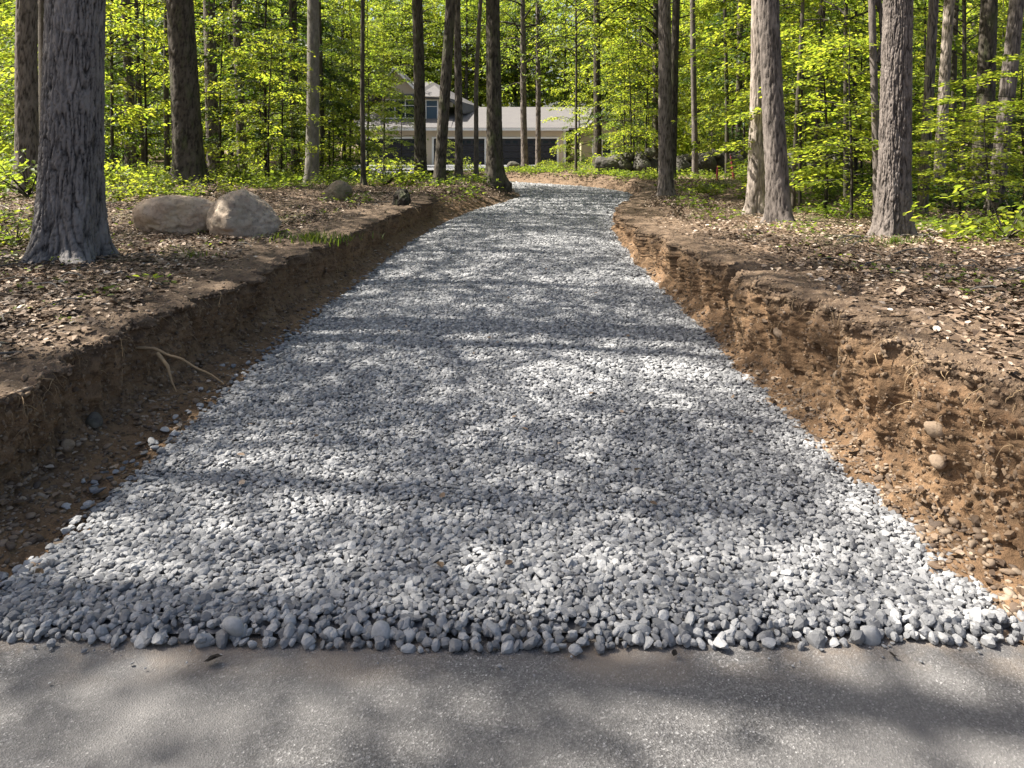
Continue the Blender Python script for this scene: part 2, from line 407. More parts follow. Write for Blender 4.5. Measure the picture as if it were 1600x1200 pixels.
# ------------------------------------------------------------------ the two cut banks
def toe_l(s): return np.interp(s, [0, 3, 5, 8, 13, 16, 20, 26, 40], [2.25, 2.28, 2.27, 2.12, 1.98, 1.95, 1.95, 1.95, 1.95])
def toe_r(s): return np.interp(s, [0, 3, 3.6, 5.3, 7, 10, 14, 18, 24, 40], [1.96, 1.93, 1.86, 1.78, 1.76, 1.75, 1.72, 1.7, 1.8, 1.9])
def bank(side, name, m):
    s = [2.3]
    while s[-1] < 33.5: s.append(s[-1] + max(.011, s[-1] * .0033))
    s = np.array(s); ns = len(s)
    toe = (toe_l if side < 0 else toe_r)(s); hb = (h_left if side < 0 else h_right)(s) * mouth(s)
    soft = sstep(15, 18, s) if side < 0 else sstep(24, 27, s) * .6            # farther bank slumps to a slope
    nA, nB, nC = 30, 84, 56
    cx, cy, nx, ny = cl_at(s)
    sd = 40 if side > 0 else 70
    big = 1.0 if side > 0 else .8
    def erosion(t, z):
        S2 = s[:, None] + 0 * t; 
        wp = .25 * noise(S2 / .3, z / .3, 0, sd + 15)
        e = .13 * big * noise(S2 / .95, z / 2.2, 0, sd) + .07 * big * noise(S2 / .42, z / 1.3, 0, sd + 1)
        r = 1 - np.abs(noise(S2 / .22 + .3 * noise(S2 / .5, z / .5, 0, sd + 5), z / 2.4, 0, sd + 2)) * 2.2   # ridges and gullies running down the face
        e = e + .115 * big * (np.clip(r, -1, 1) - .4) * (.35 + .65 * sstep(.05, .5, t))
        e = e + .085 * big * (np.abs(noise(S2 / .14 + wp, z / .5 + wp, 0, sd + 3)) - .25)                # clods with sharp creases between them
        e = e + .06 * (np.abs(noise(S2 / .065 + wp, z / .15, 0, sd + 4)) - .25)
        e = e + .036 * np.abs(noise(S2 / .033, z / .042, 0, sd + 6)) + .012 * noise(S2 / .016, z / .018, 0, sd + 7)
        q = noise(S2 / .12 + wp, z / .11, .3, sd + 13)
        e = e - .07 * big * sstep(.34, .5, q)                                                        # holes where clods and stones fell out
        return e
    # A: foot of the bank
    a = np.linspace(0, 1, nA)[None, :]; tt = a
    zA = -.03 + .09 * a ** 3 + 0 * s[:, None]
    e0 = erosion(np.zeros((ns, 1)), np.full((ns, 1), .06))
    uA = 1.35 + (toe[:, None] - 1.35 - e0 * side * 0) * a
    uA = uA - e0 * .8 * a ** 4
    SA = s[:, None] + 0 * a
    zA = zA + (.03 * noise(SA / .16, uA / .16, 0, 5) + .02 * np.abs(noise(SA / .06, uA / .06, 0, 6)) + .008 * noise(SA / .025, uA / .025, 0, 8)) * sstep(0, .3, a) * mouth(s)[:, None]
    # B: face
    b = np.linspace(0, 1, nB + 1)[None, 1:]
    zB = .07 + (hb[:, None] - .07) * b
    sb = .075 * np.minimum(b / .2, 1) ** .8 + .03 * b + .05 * sstep(.75, 1, b) * (side > 0)
    sb = sb * (1 - soft[:, None]) + .75 * b ** .9 * soft[:, None]
    eB = erosion(b, zB)
    lip = .045 * sstep(.86, .95, b) * (.3 + .7 * (noise(s / .22, 0 * s, 0, sd + 9)[:, None] > -.1))   # turf overhanging
    uB = toe[:, None] + sb - eB * (.8 + .2 * b) - lip
    zB = zB + .012 * noise(s[:, None] / .05, zB / .05, 3, sd + 8)
    # C: top
    c = (np.linspace(0, 1, nC + 1)[None, 1:]) ** 1.4
    wC = c * 1.15
    u1 = uB[:, -1:]; uend = toe[:, None] + sb[:, -1:] + np.where(s < 18, 1.15, .75)[:, None]
    uC = u1 + (uend - u1) * c
    xC = cx[:, None] + nx[:, None] * uC * side; yC = cy[:, None] + ny[:, None] * uC * side
    zt = top_z(xC, yC, (uC * side).ravel(), np.repeat(s, nC)).reshape(xC.shape)
    zC = zt + .014 * sstep(0, .2, c) - .10 * sstep(.86, 1, c)
    zC = zC + (.03 * noise(xC / .3, yC / .3, 0, 12) + .022 * noise(xC / .09, yC / .09, 0, 13) + .014 * np.abs(noise(xC / .035, yC / .035, 0, 14))) * mouth(s)[:, None]
    zC = zC - .012 * np.exp(-wC / .03) * mouth(s)[:, None]
    u = np.hstack([uA, uB, uC]); z = np.hstack([zA, zB, zC])
    X = cx[:, None] + nx[:, None] * u * side; Y = cy[:, None] + ny[:, None] * u * side
    # push the small bumps of the face along the drive as well, so nothing lies on straight lines
    Y = Y + .02 * noise(X / .08, z / .08, Y / .08, 15)
    nc = u.shape[1]
    Fc = grid_faces(ns, nc)
    if side > 0: Fc = Fc[:, ::-1]
    me = mesh_np(name, np.stack([X, Y, z], -1).reshape(-1, 3), [Fc], True)
    dep = np.maximum(hb[:, None] + .02 - z, 0); dep[:, :nA] = .3
    dep = dep * (1 - .85 * sstep(16, 22, s))[:, None]
    at = me.attributes.new('depth', 'FLOAT', 'POINT'); at.data.foreach_set('value', dep.astype(np.float32).ravel())
    tag(link(name, me, m), kind='structure')
    return dict(s=s, u=u, z=z, X=X, Y=Y, nA=nA, nB=nB, nC=nC, hb=hb)
BL = bank(-1, 'dirt_bank_left', MAT['soil_dark'])
BR = bank(1, 'dirt_bank_right', MAT['soil'])
def on_bank(Bk, s, j):
    i = int(np.abs(Bk['s'] - s).argmin())
    return np.array([Bk['X'][i, j], Bk['Y'][i, j], Bk['z'][i, j]])

# ------------------------------------------------------------------ gravel
def gz_gravel(u, s):
    z = .055 * (1 - np.minimum(np.abs(u) / 1.95, 1) ** 4) + .014 * noise(u / .7, s / .9, 0, 31) + .008 * noise(u / .2, s / .2, 0, 32)
    z = z - .012 * (np.exp(-((u - .75) / .25) ** 2) + np.exp(-((u + .75) / .25) ** 2))
    z = z * sstep(2.5, 2.72, s) - .02 * sstep(2.62, 2.52, s)
    return z
def edge_w(s, side):
    w = np.interp(s, [2.4, 3, 5, 9, 14, 20, 40], [2.02, 1.86, 1.9, 1.84, 1.76, 1.72, 1.72]) if side < 0 else np.interp(s, [2.4, 3, 4, 9, 14, 20, 40], [2.0, 1.82, 1.76, 1.72, 1.72, 1.74, 1.74])
    return w + .05 * noise(s / .5, 3 * side, 0, 33) + .04 * noise(s / .13, 5 * side, 0, 34)
# bed sheet under the stones, the far part of the drive and the apron by the garage
s_ = np.concatenate([np.arange(2.63, 34, .12), np.arange(34, 58, .5)]); uu = np.linspace(-1, 1, 25)
cx, cy, nx, ny = cl_at(s_)
Ub = np.where(uu[None] < 0, edge_w(s_, -1)[:, None] * .96, edge_w(s_, 1)[:, None] * .96) * uu[None]
Zb = .75 * gz_gravel(Ub, s_[:, None] + 0 * Ub) - .008 - sstep(40, 56, s_)[:, None] * .1
me = mesh_np('gravel_driveway', np.stack([cx[:, None] + nx[:, None] * Ub, cy[:, None] + ny[:, None] * Ub, Zb], -1).reshape(-1, 3), [grid_faces(len(s_), 25)[:, ::-1]], True)
tag(link('gravel_driveway', me, MAT['gravel_bed']), kind='structure')
bg = Bag(); a_ = np.linspace(-12.4, 3.2, 40); b_ = np.linspace(44, 59.9, 30); AX, BY = np.meshgrid(a_, b_)
wob = sstep(0, 1, (BY - 44) / 16); 
bg.add(np.stack([AX * (.75 + .25 * wob) - 1.5 * (1 - wob), BY, .06 - .16 * wob + .03 * noise(AX / 2, BY / 2)], -1).reshape(-1, 3), grid_faces(30, 40))
tag(link('gravel_apron', bg.mesh('gravel_apron', True), MAT['gravel_bed']), kind='structure')

def scatter_stones(P, size, sub, g, ntemp=24, flat=(.34, .62), smooth=True, tilt=.33):
    V0, F0 = ICO[sub]; T = []
    for i in range(ntemp):
        v = rock_dirs(V0, g, 15, 40 if sub > 1 else 26, .56)
        v = v * (1 + g.normal(0, .035, len(V0)))[:, None]
        T.append(v * np.array([1.0, g.uniform(.68, .95), g.uniform(*flat)]) * .62)
    T = np.array(T); n = len(P); k = g.integers(0, ntemp, n)
    yaw = g.uniform(0, 2 * np.pi, n); ta = g.normal(0, tilt, n); tb = g.normal(0, tilt * .7, n)
    c, s = np.cos(yaw), np.sin(yaw); o = np.zeros(n); e = np.ones(n)
    Rz = np.stack([np.stack([c, -s, o], -1), np.stack([s, c, o], -1), np.stack([o, o, e], -1)], 1)
    c, s = np.cos(ta), np.sin(ta); Rx = np.stack([np.stack([e, o, o], -1), np.stack([o, c, -s], -1), np.stack([o, s, c], -1)], 1)
    c, s = np.cos(tb), np.sin(tb); Ry = np.stack([np.stack([c, o, s], -1), np.stack([o, e, o], -1), np.stack([-s, o, c], -1)], 1)
    R = Rz @ Rx @ Ry
    V = np.einsum('nij,nvj->nvi', R, T[k]) * size[:, None, None] + P[:, None]
    F = F0[None] + (np.arange(n) * len(V0))[:, None, None]
    return V.reshape(-1, 3), F.reshape(-1, 3)
def gravel_points(s0, s1, pitch, g, over=1.0):
    n_u = int(4.2 / pitch); n_s = int((s1 - s0) / pitch)
    A, B = np.meshgrid((np.arange(n_u) + .5) * pitch - 2.1, s0 + (np.arange(n_s) + .5) * pitch)
    u = A.ravel() + g.uniform(-.5, .5, A.size) * pitch * 1.1; s = B.ravel() + g.uniform(-.5, .5, A.size) * pitch * 1.1
    keep = (u > -edge_w(s, -1) - np.abs(g.normal(0, .02, len(u)))) & (u < edge_w(s, 1) + np.abs(g.normal(0, .02, len(u))))
    return u[keep], s[keep]
bag = Bag(); g = np.random.default_rng(11)
for (s0, s1, pitch, sub, szf) in ((2.665, 3.4, .0182, 2, .66), (3.4, 5.2, .0185, 1, .68), (5.2, 9.0, .0215, 1, .79), (9.0, 17, .029, 1, 1.05), (17, 33, .054, 1, 1.9)):
    if s0 >= 9: V0, F0 = ICO[1]
    u, s = gravel_points(s0, s1, pitch, g)
    n = len(u); size = np.clip(g.lognormal(0, .3, n), .55, 1.8) * .0415 * szf
    cx, cy, nx, ny = cl_at(s)
    z = gz_gravel(u, s) + g.uniform(-.007, .008, n) - size * .05
    P = np.stack([cx + nx * u, cy + ny * u, z], -1)
    bag.add(*scatter_stones(P, size, sub, g))
# loose strays on the shoulders
n = 500; s = g.uniform(2.7, 12, n) ** 1.0; sd = np.where(g.random(n) < .5, -1, 1); u = np.where(sd < 0, -edge_w(s, -1), edge_w(s, 1)) + sd * np.abs(g.normal(0, .09, n))
cx, cy, nx, ny = cl_at(s); size = g.uniform(.025, .05, n)
bag.add(*scatter_stones(np.stack([cx + nx * u, cy + ny * u, .012 + .05 * np.maximum(np.abs(u) - 1.8, 0) + 0 * u], -1), size, 2, g))
# coarse rounded front row heaped along the road edge
for row in range(4):
    x = np.arange(-2.35, 2.1, .028) + g.uniform(-.014, .014, len(np.arange(-2.35, 2.1, .028)))
    y = 2.60 - .04 * np.exp(-(x / .9) ** 2) + .006 + row * .022 + g.normal(0, .012, len(x))
    size = np.clip(g.lognormal(0, .25, len(x)), .5, 1.8) * (.0325 - row * .001)
    z = .012 + .009 * row + g.uniform(-.004, .008, len(x))
    lim = (x > -2.05 - .9 * 0 - .35 * (row < 3)) & (x < 1.8 + .12 * (row < 3))
    P = np.stack([x, y, z], -1)[lim]
    bag.add(*scatter_stones(P, size[lim], 2, g, flat=(.55, .85), tilt=.7))
n = 75; x = g.uniform(-2.3, 1.9, n); y = 2.60 - np.abs(g.exponential(.05, n)); sz_ = np.clip(g.lognormal(0, .5, n), .4, 2.2) * .0085
bag.add(*scatter_stones(np.stack([x, y, .008 + 0 * x], -1), sz_, 1, g))
tag(link('gravel', bag.mesh('gravel', False), MAT['gravel']), kind='stuff', label='grey crushed stone gravel covering the whole driveway', cat='gravel')

# crumbs of soil and pebbles at the feet and on top of the banks
bag = Bag(); g = np.random.default_rng(12)
for Bk, dens in ((BL, 3600), (BR, 3600)):
    si = np.clip((g.beta(1, 2.6, dens) * len(Bk['s'])).astype(int), 40, len(Bk['s']) - 1); j = np.clip(g.normal(25, 6, dens), 6, 36).astype(int)
    P = np.stack([Bk['X'][si, j], Bk['Y'][si, j], Bk['z'][si, j] + .002], -1)
    bag.add(*scatter_stones(P, np.clip(g.lognormal(0, .55, dens), .35, 3.2) * .0155, 2, g))
    m2 = 1500; si = np.clip((g.beta(1, 2.2, m2) * len(Bk['s'])).astype(int), 40, len(Bk['s']) - 1); j = g.integers(Bk['nA'] + Bk['nB'] - 2, Bk['nA'] + Bk['nB'] + 44, m2)
    P = np.stack([Bk['X'][si, j], Bk['Y'][si, j], Bk['z'][si, j]], -1)
    bag.add(*scatter_stones(P, np.clip(g.lognormal(0, .5, m2), .4, 3) * .013, 1, g))
    m3 = 500; si = np.clip((g.beta(1, 2.2, m3) * len(Bk['s'])).astype(int), 40, len(Bk['s']) - 1); j = g.integers(Bk['nA'] + 2, Bk['nA'] + Bk['nB'] - 10, m3)
    P = np.stack([Bk['X'][si, j], Bk['Y'][si, j], Bk['z'][si, j]], -1)
    bag.add(*scatter_stones(P, np.clip(g.lognormal(0, .5, m3), .4, 2.6) * .014, 1, g))
tag(link('soil_rubble', bag.mesh('soil_rubble', True), MAT['crumb']), kind='stuff', label='brown soil crumbs and pebbles along the foot of the banks', cat='rubble')

# clods of soil breaking out of the cut faces and lips
MAT['clod'] = stone_mat('soil_clod', (.10, .063, .034), (.185, .118, .064), (.27, .185, .108), 45)
bag = Bag(); g = np.random.default_rng(15)
for Bk, n in ((BL, 5200), (BR, 6200)):
    si = np.clip((g.beta(1, 2.3, n) * len(Bk['s'])).astype(int), 40, len(Bk['s']) - 1)
    j = np.where(g.random(n) < .3, Bk['nA'] + Bk['nB'] + g.normal(2, 5, n), Bk['nA'] + Bk['nB'] * g.random(n)).astype(int)
    P = np.stack([Bk['X'][si, j], Bk['Y'][si, j], Bk['z'][si, j]], -1)
    bag.add(*scatter_stones(P, np.clip(g.lognormal(0, .5, n), .35, 3.2) * .0145, 1, g, flat=(.6, .95), tilt=1.2))
tag(link('soil_clods', bag.mesh('soil_clods', False), MAT['clod']), kind='stuff', label='crumbly clods of brown soil breaking out of both cut banks', cat='soil')

# ------------------------------------------------------------------ leaves
LEAF = np.array([(0, 0, 0), (-.30, .32, .05), (-.24, .70, .04), (0, 1, -.06), (.24, .70, .04), (.30, .32, .05)])
LEAF[:, 0] *= 1.05
LEAF_F = np.array([[0, 3, 2, 1], [0, 5, 4, 3]])
def leaves(P, D, Nn, L):
    """P base, D direction of the leaf, Nn rough normal, L length"""
    D = D / (np.linalg.norm(D, axis=1)[:, None] + 1e-9)
    X = np.cross(D, Nn); X /= np.linalg.norm(X, axis=1)[:, None] + 1e-9
    Zv = np.cross(X, D)
    V = P[:, None] + L[:, None, None] * (LEAF[None, :, 0:1] * X[:, None] + LEAF[None, :, 1:2] * D[:, None] + LEAF[None, :, 2:3] * Zv[:, None])
    F = LEAF_F[None] + (np.arange(len(P)) * 6)[:, None, None]
    return V.reshape(-1, 3), F.reshape(-1, 4)
def spray(g, c, az, droop, n, lx, ly, L, jit=.45):
    """a flat fan of leaves around c, pointing along azimuth az"""
    a = g.uniform(0, 1, n) ** .8; w = g.normal(0, .5, n) * ly * (1.1 - .7 * a)
    ca, sa = np.cos(az), np.sin(az)
    px = a * lx * ca - w * sa; py = a * lx * sa + w * ca
    pz = -droop * a ** 2 * lx + g.normal(0, .05, n) - .12 * np.abs(w)
    P = np.stack([px, py, pz], -1) + c
    la = az + np.sign(w) * g.uniform(.2, 1.2, n)
    D = np.stack([np.cos(la), np.sin(la), g.normal(-.3, .3, n)], -1)
    Nn = np.stack([g.normal(0, jit, n), g.normal(0, jit, n), np.ones(n)], -1)
    return leaves(P, D, Nn, L * g.uniform(.65, 1.2, n))
def make_crown(seed, R, H, nb, nspray, nleaf, L, prof, rise=.35, ly=.5, lx=.9, br=.03, clump=1.0):
    g = np.random.default_rng(seed); lv = Bag(); bb = Bag(); az = g.uniform(0, 6.28)
    for i in range(nb):
        f = (i + g.uniform(0, 1)) / nb; az += 2.4 + g.normal(0, .35)
        z0 = f * H * .92; Lb = R * prof(f) * g.uniform(.65, 1.15)
        if Lb < .15: continue
        k = 7; t = np.linspace(0, 1, k); r_ = rise * (1 - .3 * f) * g.uniform(.5, 1.4)
        bend = g.normal(0, .25)
        pa = az + bend * t
        P = np.stack([np.cos(pa) * t * Lb, np.sin(pa) * t * Lb, z0 + Lb * (r_ * t - .35 * t ** 2.2)], -1)
        bb.add(*tube(P, br * (Lb / R) * (1 - .85 * t) + .004, 5))
        for q in range(nspray):
            tq = g.uniform(.25, 1.0) ** .7; c = np.array([np.interp(tq, t, P[:, d]) for d in range(3)])
            saz = az + g.normal(0, .75)
            nn = max(4, int(nleaf * g.uniform(.4, 1.5)))
            lv.add(*spray(g, c, saz, g.uniform(.1, .5), nn, lx * g.uniform(.6, 1.2), ly, L))
            t2 = np.linspace(0, 1, 4); e = lx * .8
            bb.add(*tube(c + np.stack([np.cos(saz) * t2 * e, np.sin(saz) * t2 * e, -.25 * t2 ** 2 * e], -1), .006 * (1 - .7 * t2) * max(1, R / 2), 3))
    return lv, bb
SAP = []      # young understorey trees: leafy layers almost to the ground
for i in range(6):
    lv, bb = make_crown(100 + i, 1.9, 5.2, 21, 4, 34, .115, lambda f: (.55 + .75 * f) if f < .45 else (1.0 - .85 * (f - .45) / .55), .4, .42, .9, .018)
    SAP.append((lv.mesh('sapling_leaves_%d' % i), bb.mesh('sapling_twigs_%d' % i, True)))
CAN = []      # crowns of tall forest trees
for i in range(5):
    lv, bb = make_crown(200 + i, 3.1, 9.0, 40, 5, 15, .14, lambda f: (.6 + .8 * f) if f < .4 else (1.0 - .8 * (f - .4) / .6), .55, .75, 1.1, .05)
    CAN.append((lv.mesh('crown_leaves_%d' % i), bb.mesh('crown_limbs_%d' % i, True)))
FARC = []     # denser crowns for the trees deep in the wood
for i in range(5):
    lv, bb = make_crown(250 + i, 3.6, 9.5, 54, 7, 22, .19, lambda f: (.6 + .8 * f) if f < .4 else (1.0 - .8 * (f - .4) / .6), .45, .85, 1.2, .05)
    FARC.append((lv.mesh('dense_leaves_%d' % i), bb.mesh('dense_limbs_%d' % i, True)))
SHR = []      # low shrubs
for i in range(5):
    g = np.random.default_rng(300 + i); lv = Bag(); bb = Bag()
    for q in range(15):
        az = g.uniform(0, 6.28); Lb = g.uniform(.35, .95); el = g.uniform(.45, 1.3); t = np.linspace(0, 1, 6)
        P = np.stack([np.cos(az) * t * Lb * np.cos(el), np.sin(az) * t * Lb * np.cos(el), Lb * np.sin(el) * t - .12 * t ** 2], -1)
        bb.add(*tube(P, .008 * (1 - .8 * t) + .002, 4))
        for w in range(3):
            tq = g.uniform(.35, 1); c = np.array([np.interp(tq, t, P[:, d]) for d in range(3)])
            lv.add(*spray(g, c, az + g.normal(0, .8), .35, int(g.integers(7, 15)), .38, .22, .09))
    SHR.append((lv.mesh('shrub_leaves_%d' % i), bb.mesh('shrub_twigs_%d' % i, True)))

# ------------------------------------------------------------------ trunks
def make_trunk(X, Y, z0, lean, r_ref, H, bark, seed, fine=1, sweep=.0, flare=.34):
    """lean = dX per metre of height; r_ref = radius at about 2.5 m"""
    zz = [-.25]
    step = .012 if fine >= 2 else (.04 if fine == 1 else .22)
    while zz[-1] < 7.0: zz.append(zz[-1] + step)
    while zz[-1] < H: zz.append(zz[-1] + .4)
    z = np.array(zz); nu = {0: 14, 1: 64, 2: 230}[fine if fine < 2 else 2]
    th = np.linspace(0, 2 * np.pi, nu, endpoint=False)
    g = np.random.default_rng(seed); ph = g.uniform(0, 6.28, 4); nl = g.integers(3, 6)
    r = r_ref * (1.06 - .028 * z) ; r = np.where(z > 8, r * np.clip(1 - (z - 8) / (H - 8) * .6, .25, 1), r)
    fl = .14 * np.exp(-np.maximum(z, 0) / .08) * (fine > 0) + flare * np.exp(-np.maximum(z, 0) / (.9 * r_ref + .1)) + .06 * np.exp(-np.maximum(z, 0) / 1.2)
    lob = 1 + .55 * np.cos(nl * th + ph[0]) + .3 * np.cos(2 * th + ph[1])
    Rr = r[:, None] * (1 + fl[:, None] * np.maximum(lob, .15)[None])
    Rr = Rr * (1 + .035 * noise(np.cos(th)[None] * 1.2, np.sin(th)[None] * 1.2, z[:, None] * .6, seed))
    cxm = r_ref
    A = np.cos(th)[None] * cxm; B = np.sin(th)[None] * cxm; Zc = z[:, None]
    if bark == 'deep':
        wv = .25 * noise(A * 6, B * 6, Zc * 3, seed + 1)
        n1 = noise(A / .034 + wv, B / .034 + wv, Zc / .30, seed + 2); n2 = noise(A / .026 + .5 * wv, B / .026, Zc / .075, seed + 3); n3 = noise(A / .014, B / .014, Zc / .03, seed + 4)
        furrow = np.exp(-(n1 / .15) ** 2)
        plate = np.exp(-(n2 / .10) ** 2)
        Rr = Rr - .015 * furrow - .009 * plate + .006 * n3 + .006 * n2
        ridge = 1 - np.clip(.85 * furrow + .55 * plate, 0, 1) + .25 * n3
    elif bark == 'mid':
        n1 = noise(A / .05, B / .05, Zc / .30, seed + 2); n2 = noise(A / .028, B / .028, Zc / .09, seed + 3)
        Rr = Rr - .013 * np.exp(-(n1 / .14) ** 2) + .006 * n2; ridge = 1 - np.clip(np.exp(-(n1 / .16) ** 2) + .4 * np.exp(-(n2 / .1) ** 2), 0, 1)
    else:
        n1 = noise(A / .05, B / .05, Zc / .14, seed + 2); Rr = Rr + .003 * n1; ridge = .6 + .4 * n1
    sx = lean * np.maximum(z, 0) + sweep * np.sin(z * .45 + ph[2]) * np.minimum(z, 3) / 3 * .5
    sy = .6 * sweep * np.sin(z * .37 + ph[3]) * np.minimum(z, 3) / 3
    V = np.stack([sx[:, None] + Rr * np.cos(th)[None], sy[:, None] + Rr * np.sin(th)[None], Zc + 0 * Rr], -1)
    me = mesh_np('trunk_mesh', V.reshape(-1, 3), [grid_faces(len(z), nu, True)], True)
    at_ = me.attributes.new('ridge', 'FLOAT', 'POINT'); at_.data.foreach_set('value', (ridge + 0 * Rr).astype(np.float32).ravel())
    return me, (lambda h: (float(np.interp(h, z, sx)), float(np.interp(h, z, sy))))

NAMED = []    # (px, depth, short description) of trees that can be told apart
def solve_depth(px, py):
    d = 12.0
    for _ in range(30):
        zg = gz((px - VPX) * d / F_PX, d); d2 = (EYE - zg) * F_PX / (py - VPY); d = .6 * d + .4 * min(d2, 60)
    return d
def tree(name, px, py, w, ptop, label, short, mat_, bark='mid', d=None, H=None, crown=None, cz=None, cs=1.0, fine=1, sweep=.05, leafm='leaf_mid', flare=.34, seed=None, cat='tree', group=None, crot=None):
    if d is None: d = solve_depth(px, py)
    X = (px - VPX) * d / F_PX; z0 = gz(X, d)
    ztop = EYE + VPY * d / F_PX
    lean = ((ptop - px) * d / F_PX) / max(ztop - z0, 1)
    seed = seed if seed is not None else int(abs(px * 7 + d * 13)) % 900 + 5
    H = H or (15 + (seed % 7) * .8)
    o = tag(link(name, None, loc=(X, d, z0)), label, cat, group)
    tm, at = make_trunk(X, d, z0, lean, w * d / F_PX / 2, H, bark, seed, fine, sweep, flare)
    link('trunk', tm, MAT[mat_], o)
    if crown is not False:
        k = seed % 5 if crown is None else crown
        h0 = (max(6.3, .185 * d + 2.6) if cz is None else cz); ax_, ay_ = at(h0 + 2)
        sxy = cs * (.85 + .05 * (seed % 6)); sz = max(.45, (H + 1.5 - h0) / 9.0)
        me = CAN[k][0]
        c = link('crown', me, MAT[leafm], o, (ax_, ay_, h0)); c.scale = (sxy, sxy, sz); c.rotation_euler.z = seed * 1.7 if crot is None else crot
        l = link('limb', CAN[k][1], MAT['bark_dark'], o, (ax_, ay_, h0)); l.scale = c.scale; l.rotation_euler.z = c.rotation_euler.z
    NAMED.append((px, d, short))
    return o
T = tree
T('forest_tree', 107, 402, 84, 117, 'massive thick trunk with deep furrowed grey bark beside the two boulders', 'the massive furrowed trunk', 'bark_pine', 'deep', fine=2, flare=.30, sweep=.02, cs=.75, cz=8.0)
T('forest_tree', 42, 320, 31, 45, 'straight brown trunk just behind the massive furrowed trunk, its base in shrubs', 'the brown trunk behind the massive one', 'bark_brown', d=16.0)
T('forest_tree', 66, 300, 9, 63, 'thin dark stem squeezed between the massive trunk and the brown trunk behind it', 'the thin stem beside the massive trunk', 'bark_dark', 'smooth', d=19)
T('forest_tree', 204, 262, 15, 197, 'slim brown trunk deep in green leaves, first one right of the massive trunk', 'the slim trunk right of the massive one', 'bark_brown', d=30)
T('forest_tree', 226, 262, 6, 212, 'thin dark leaning stem close beside a slim brown trunk in the left woods', 'the thin leaning stem in the left woods', 'bark_dark', 'smooth', d=30, cs=.7)
T('forest_tree', 295, 292, 42, 282, 'thick dark trunk with a knobby scar and spreading roots behind the tan boulder', 'the thick scarred trunk behind the boulders', 'bark_dark', 'deep', d=18.5, flare=.45)
T('forest_tree', 262, 270, 8, 259, 'thin dark stem just left of the thick scarred trunk', 'the stem left of the scarred trunk', 'bark_dark', 'smooth', d=27, cs=.7)
T('forest_tree', 336, 260, 19, 325, 'brown trunk with a slight leftward lean right behind the thick scarred trunk', 'the leaning brown trunk right of the scarred one', 'bark_brown', d=26)
T('forest_tree', 379, 262, 15, 371, 'slender brown trunk midway between the scarred trunk and the pale smooth trunk', 'the slender trunk between scarred and pale ones', 'bark_brown', d=28)
T('forest_tree', 463, 268, 14, 457, 'dark rough trunk standing close left of the pale smooth trunk', 'the dark trunk left of the pale one', 'bark_dark', d=27)
T('forest_tree', 487, 292, 19, 490, 'pale grey smooth beech trunk standing left of the house', 'the pale smooth trunk', 'bark_grey', 'smooth', d=21, flare=.2)
T('forest_tree', 502, 275, 5, 500, 'pencil thin dark stem touching the right side of the pale smooth trunk', 'the stem beside the pale trunk', 'bark_dark', 'smooth', d=24, cs=.6)
T('forest_tree', 568, 302, 7, 566, 'thin black stem in front of the left end of the house', 'the thin black stem before the house', 'bark_dark', 'smooth', d=20, cs=.7)
T('forest_tree', 658, 279, 18, 651, 'dark trunk in front of the pier between first and second garage doors', 'the trunk before the garage pier', 'bark_dark', d=24)
T('forest_tree', 686, 297, 17, 703, 'dark trunk leaning right at the top in front of the middle garage door', 'the right leaning trunk before the garage', 'bark_dark', d=21.5)
T('forest_tree', 717, 278, 12, 715, 'straight slim trunk in front of the middle of the second garage door', 'the slim trunk before the middle door', 'bark_brown', d=25)
T('forest_tree', 744, 282, 7, 751, 'thin crooked stem in front of the right edge of the middle garage door', 'the crooked stem before the garage', 'bark_brown', 'smooth', d=25, sweep=.16, cs=.7)
T('forest_tree', 773, 293, 24, 771, 'stout dark trunk with flared roots on the corner where the driveway bends', 'the stout trunk at the bend', 'bark_dark', 'mid', d=23.0, flare=.5)
T('forest_tree', 820, 262, 10, 816, 'slim trunk in front of the third garage door, left one of a pair', 'the left trunk before the third door', 'bark_brown', 'mid', d=44, cz=4.6, cs=1.0, leafm='leaf')
T('forest_tree', 841, 262, 8, 840, 'slimmer trunk in front of the third garage door, right one of a pair', 'the right trunk before the third door', 'bark_brown', 'mid', d=44.5, cz=5.5, leafm='leaf')
T('forest_tree', 934, 274, 12, 933, 'dark straight trunk with low leafy boughs before the right wing of the house', 'the trunk before the house wing', 'bark_dark', 'mid', d=35, cz=4.3, cs=.95, leafm='leaf')
T('forest_tree', 1041, 314, 21, 1037, 'dark trunk at the right edge of the driveway where it starts to bend', 'the dark trunk right of the bend', 'bark_brown', 'mid', d=20, flare=.4)
T('forest_tree', 1049, 300, 13, 1058, 'narrower trunk half hidden behind the dark trunk right of the bend', 'the trunk half hidden right of the bend', 'bark_dark', 'mid', d=25)
T('forest_tree', 1086, 290, 9, 1083, 'thin brown trunk in front of the low stone wall', 'the thin trunk by the stone wall', 'bark_brown', 'smooth', d=28, cs=.8)
T('forest_tree', 1180, 337, 25, 1187, 'pale tan trunk, left and farther one of two trunks standing close together', 'the pale tan twin trunk', 'bark_tan', 'mid', d=14.6, flare=.35)
T('forest_tree', 1219, 362, 33, 1200, 'rough brown trunk leaning left, right and nearer one of two close trunks', 'the rough brown twin trunk', 'bark_brown', 'deep', d=12.2, flare=.3)
T('forest_tree', 1239, 320, 6, 1252, 'thin crooked stem right behind the pair of close trunks', 'the stem behind the twin trunks', 'bark_dark', 'smooth', d=16, sweep=.12, cs=.6)
T('forest_tree', 1275, 310, 12, 1284, 'slim mossy trunk in the bushes right of the pair of close trunks', 'the slim mossy trunk', 'bark_dark', 'mid', d=21)
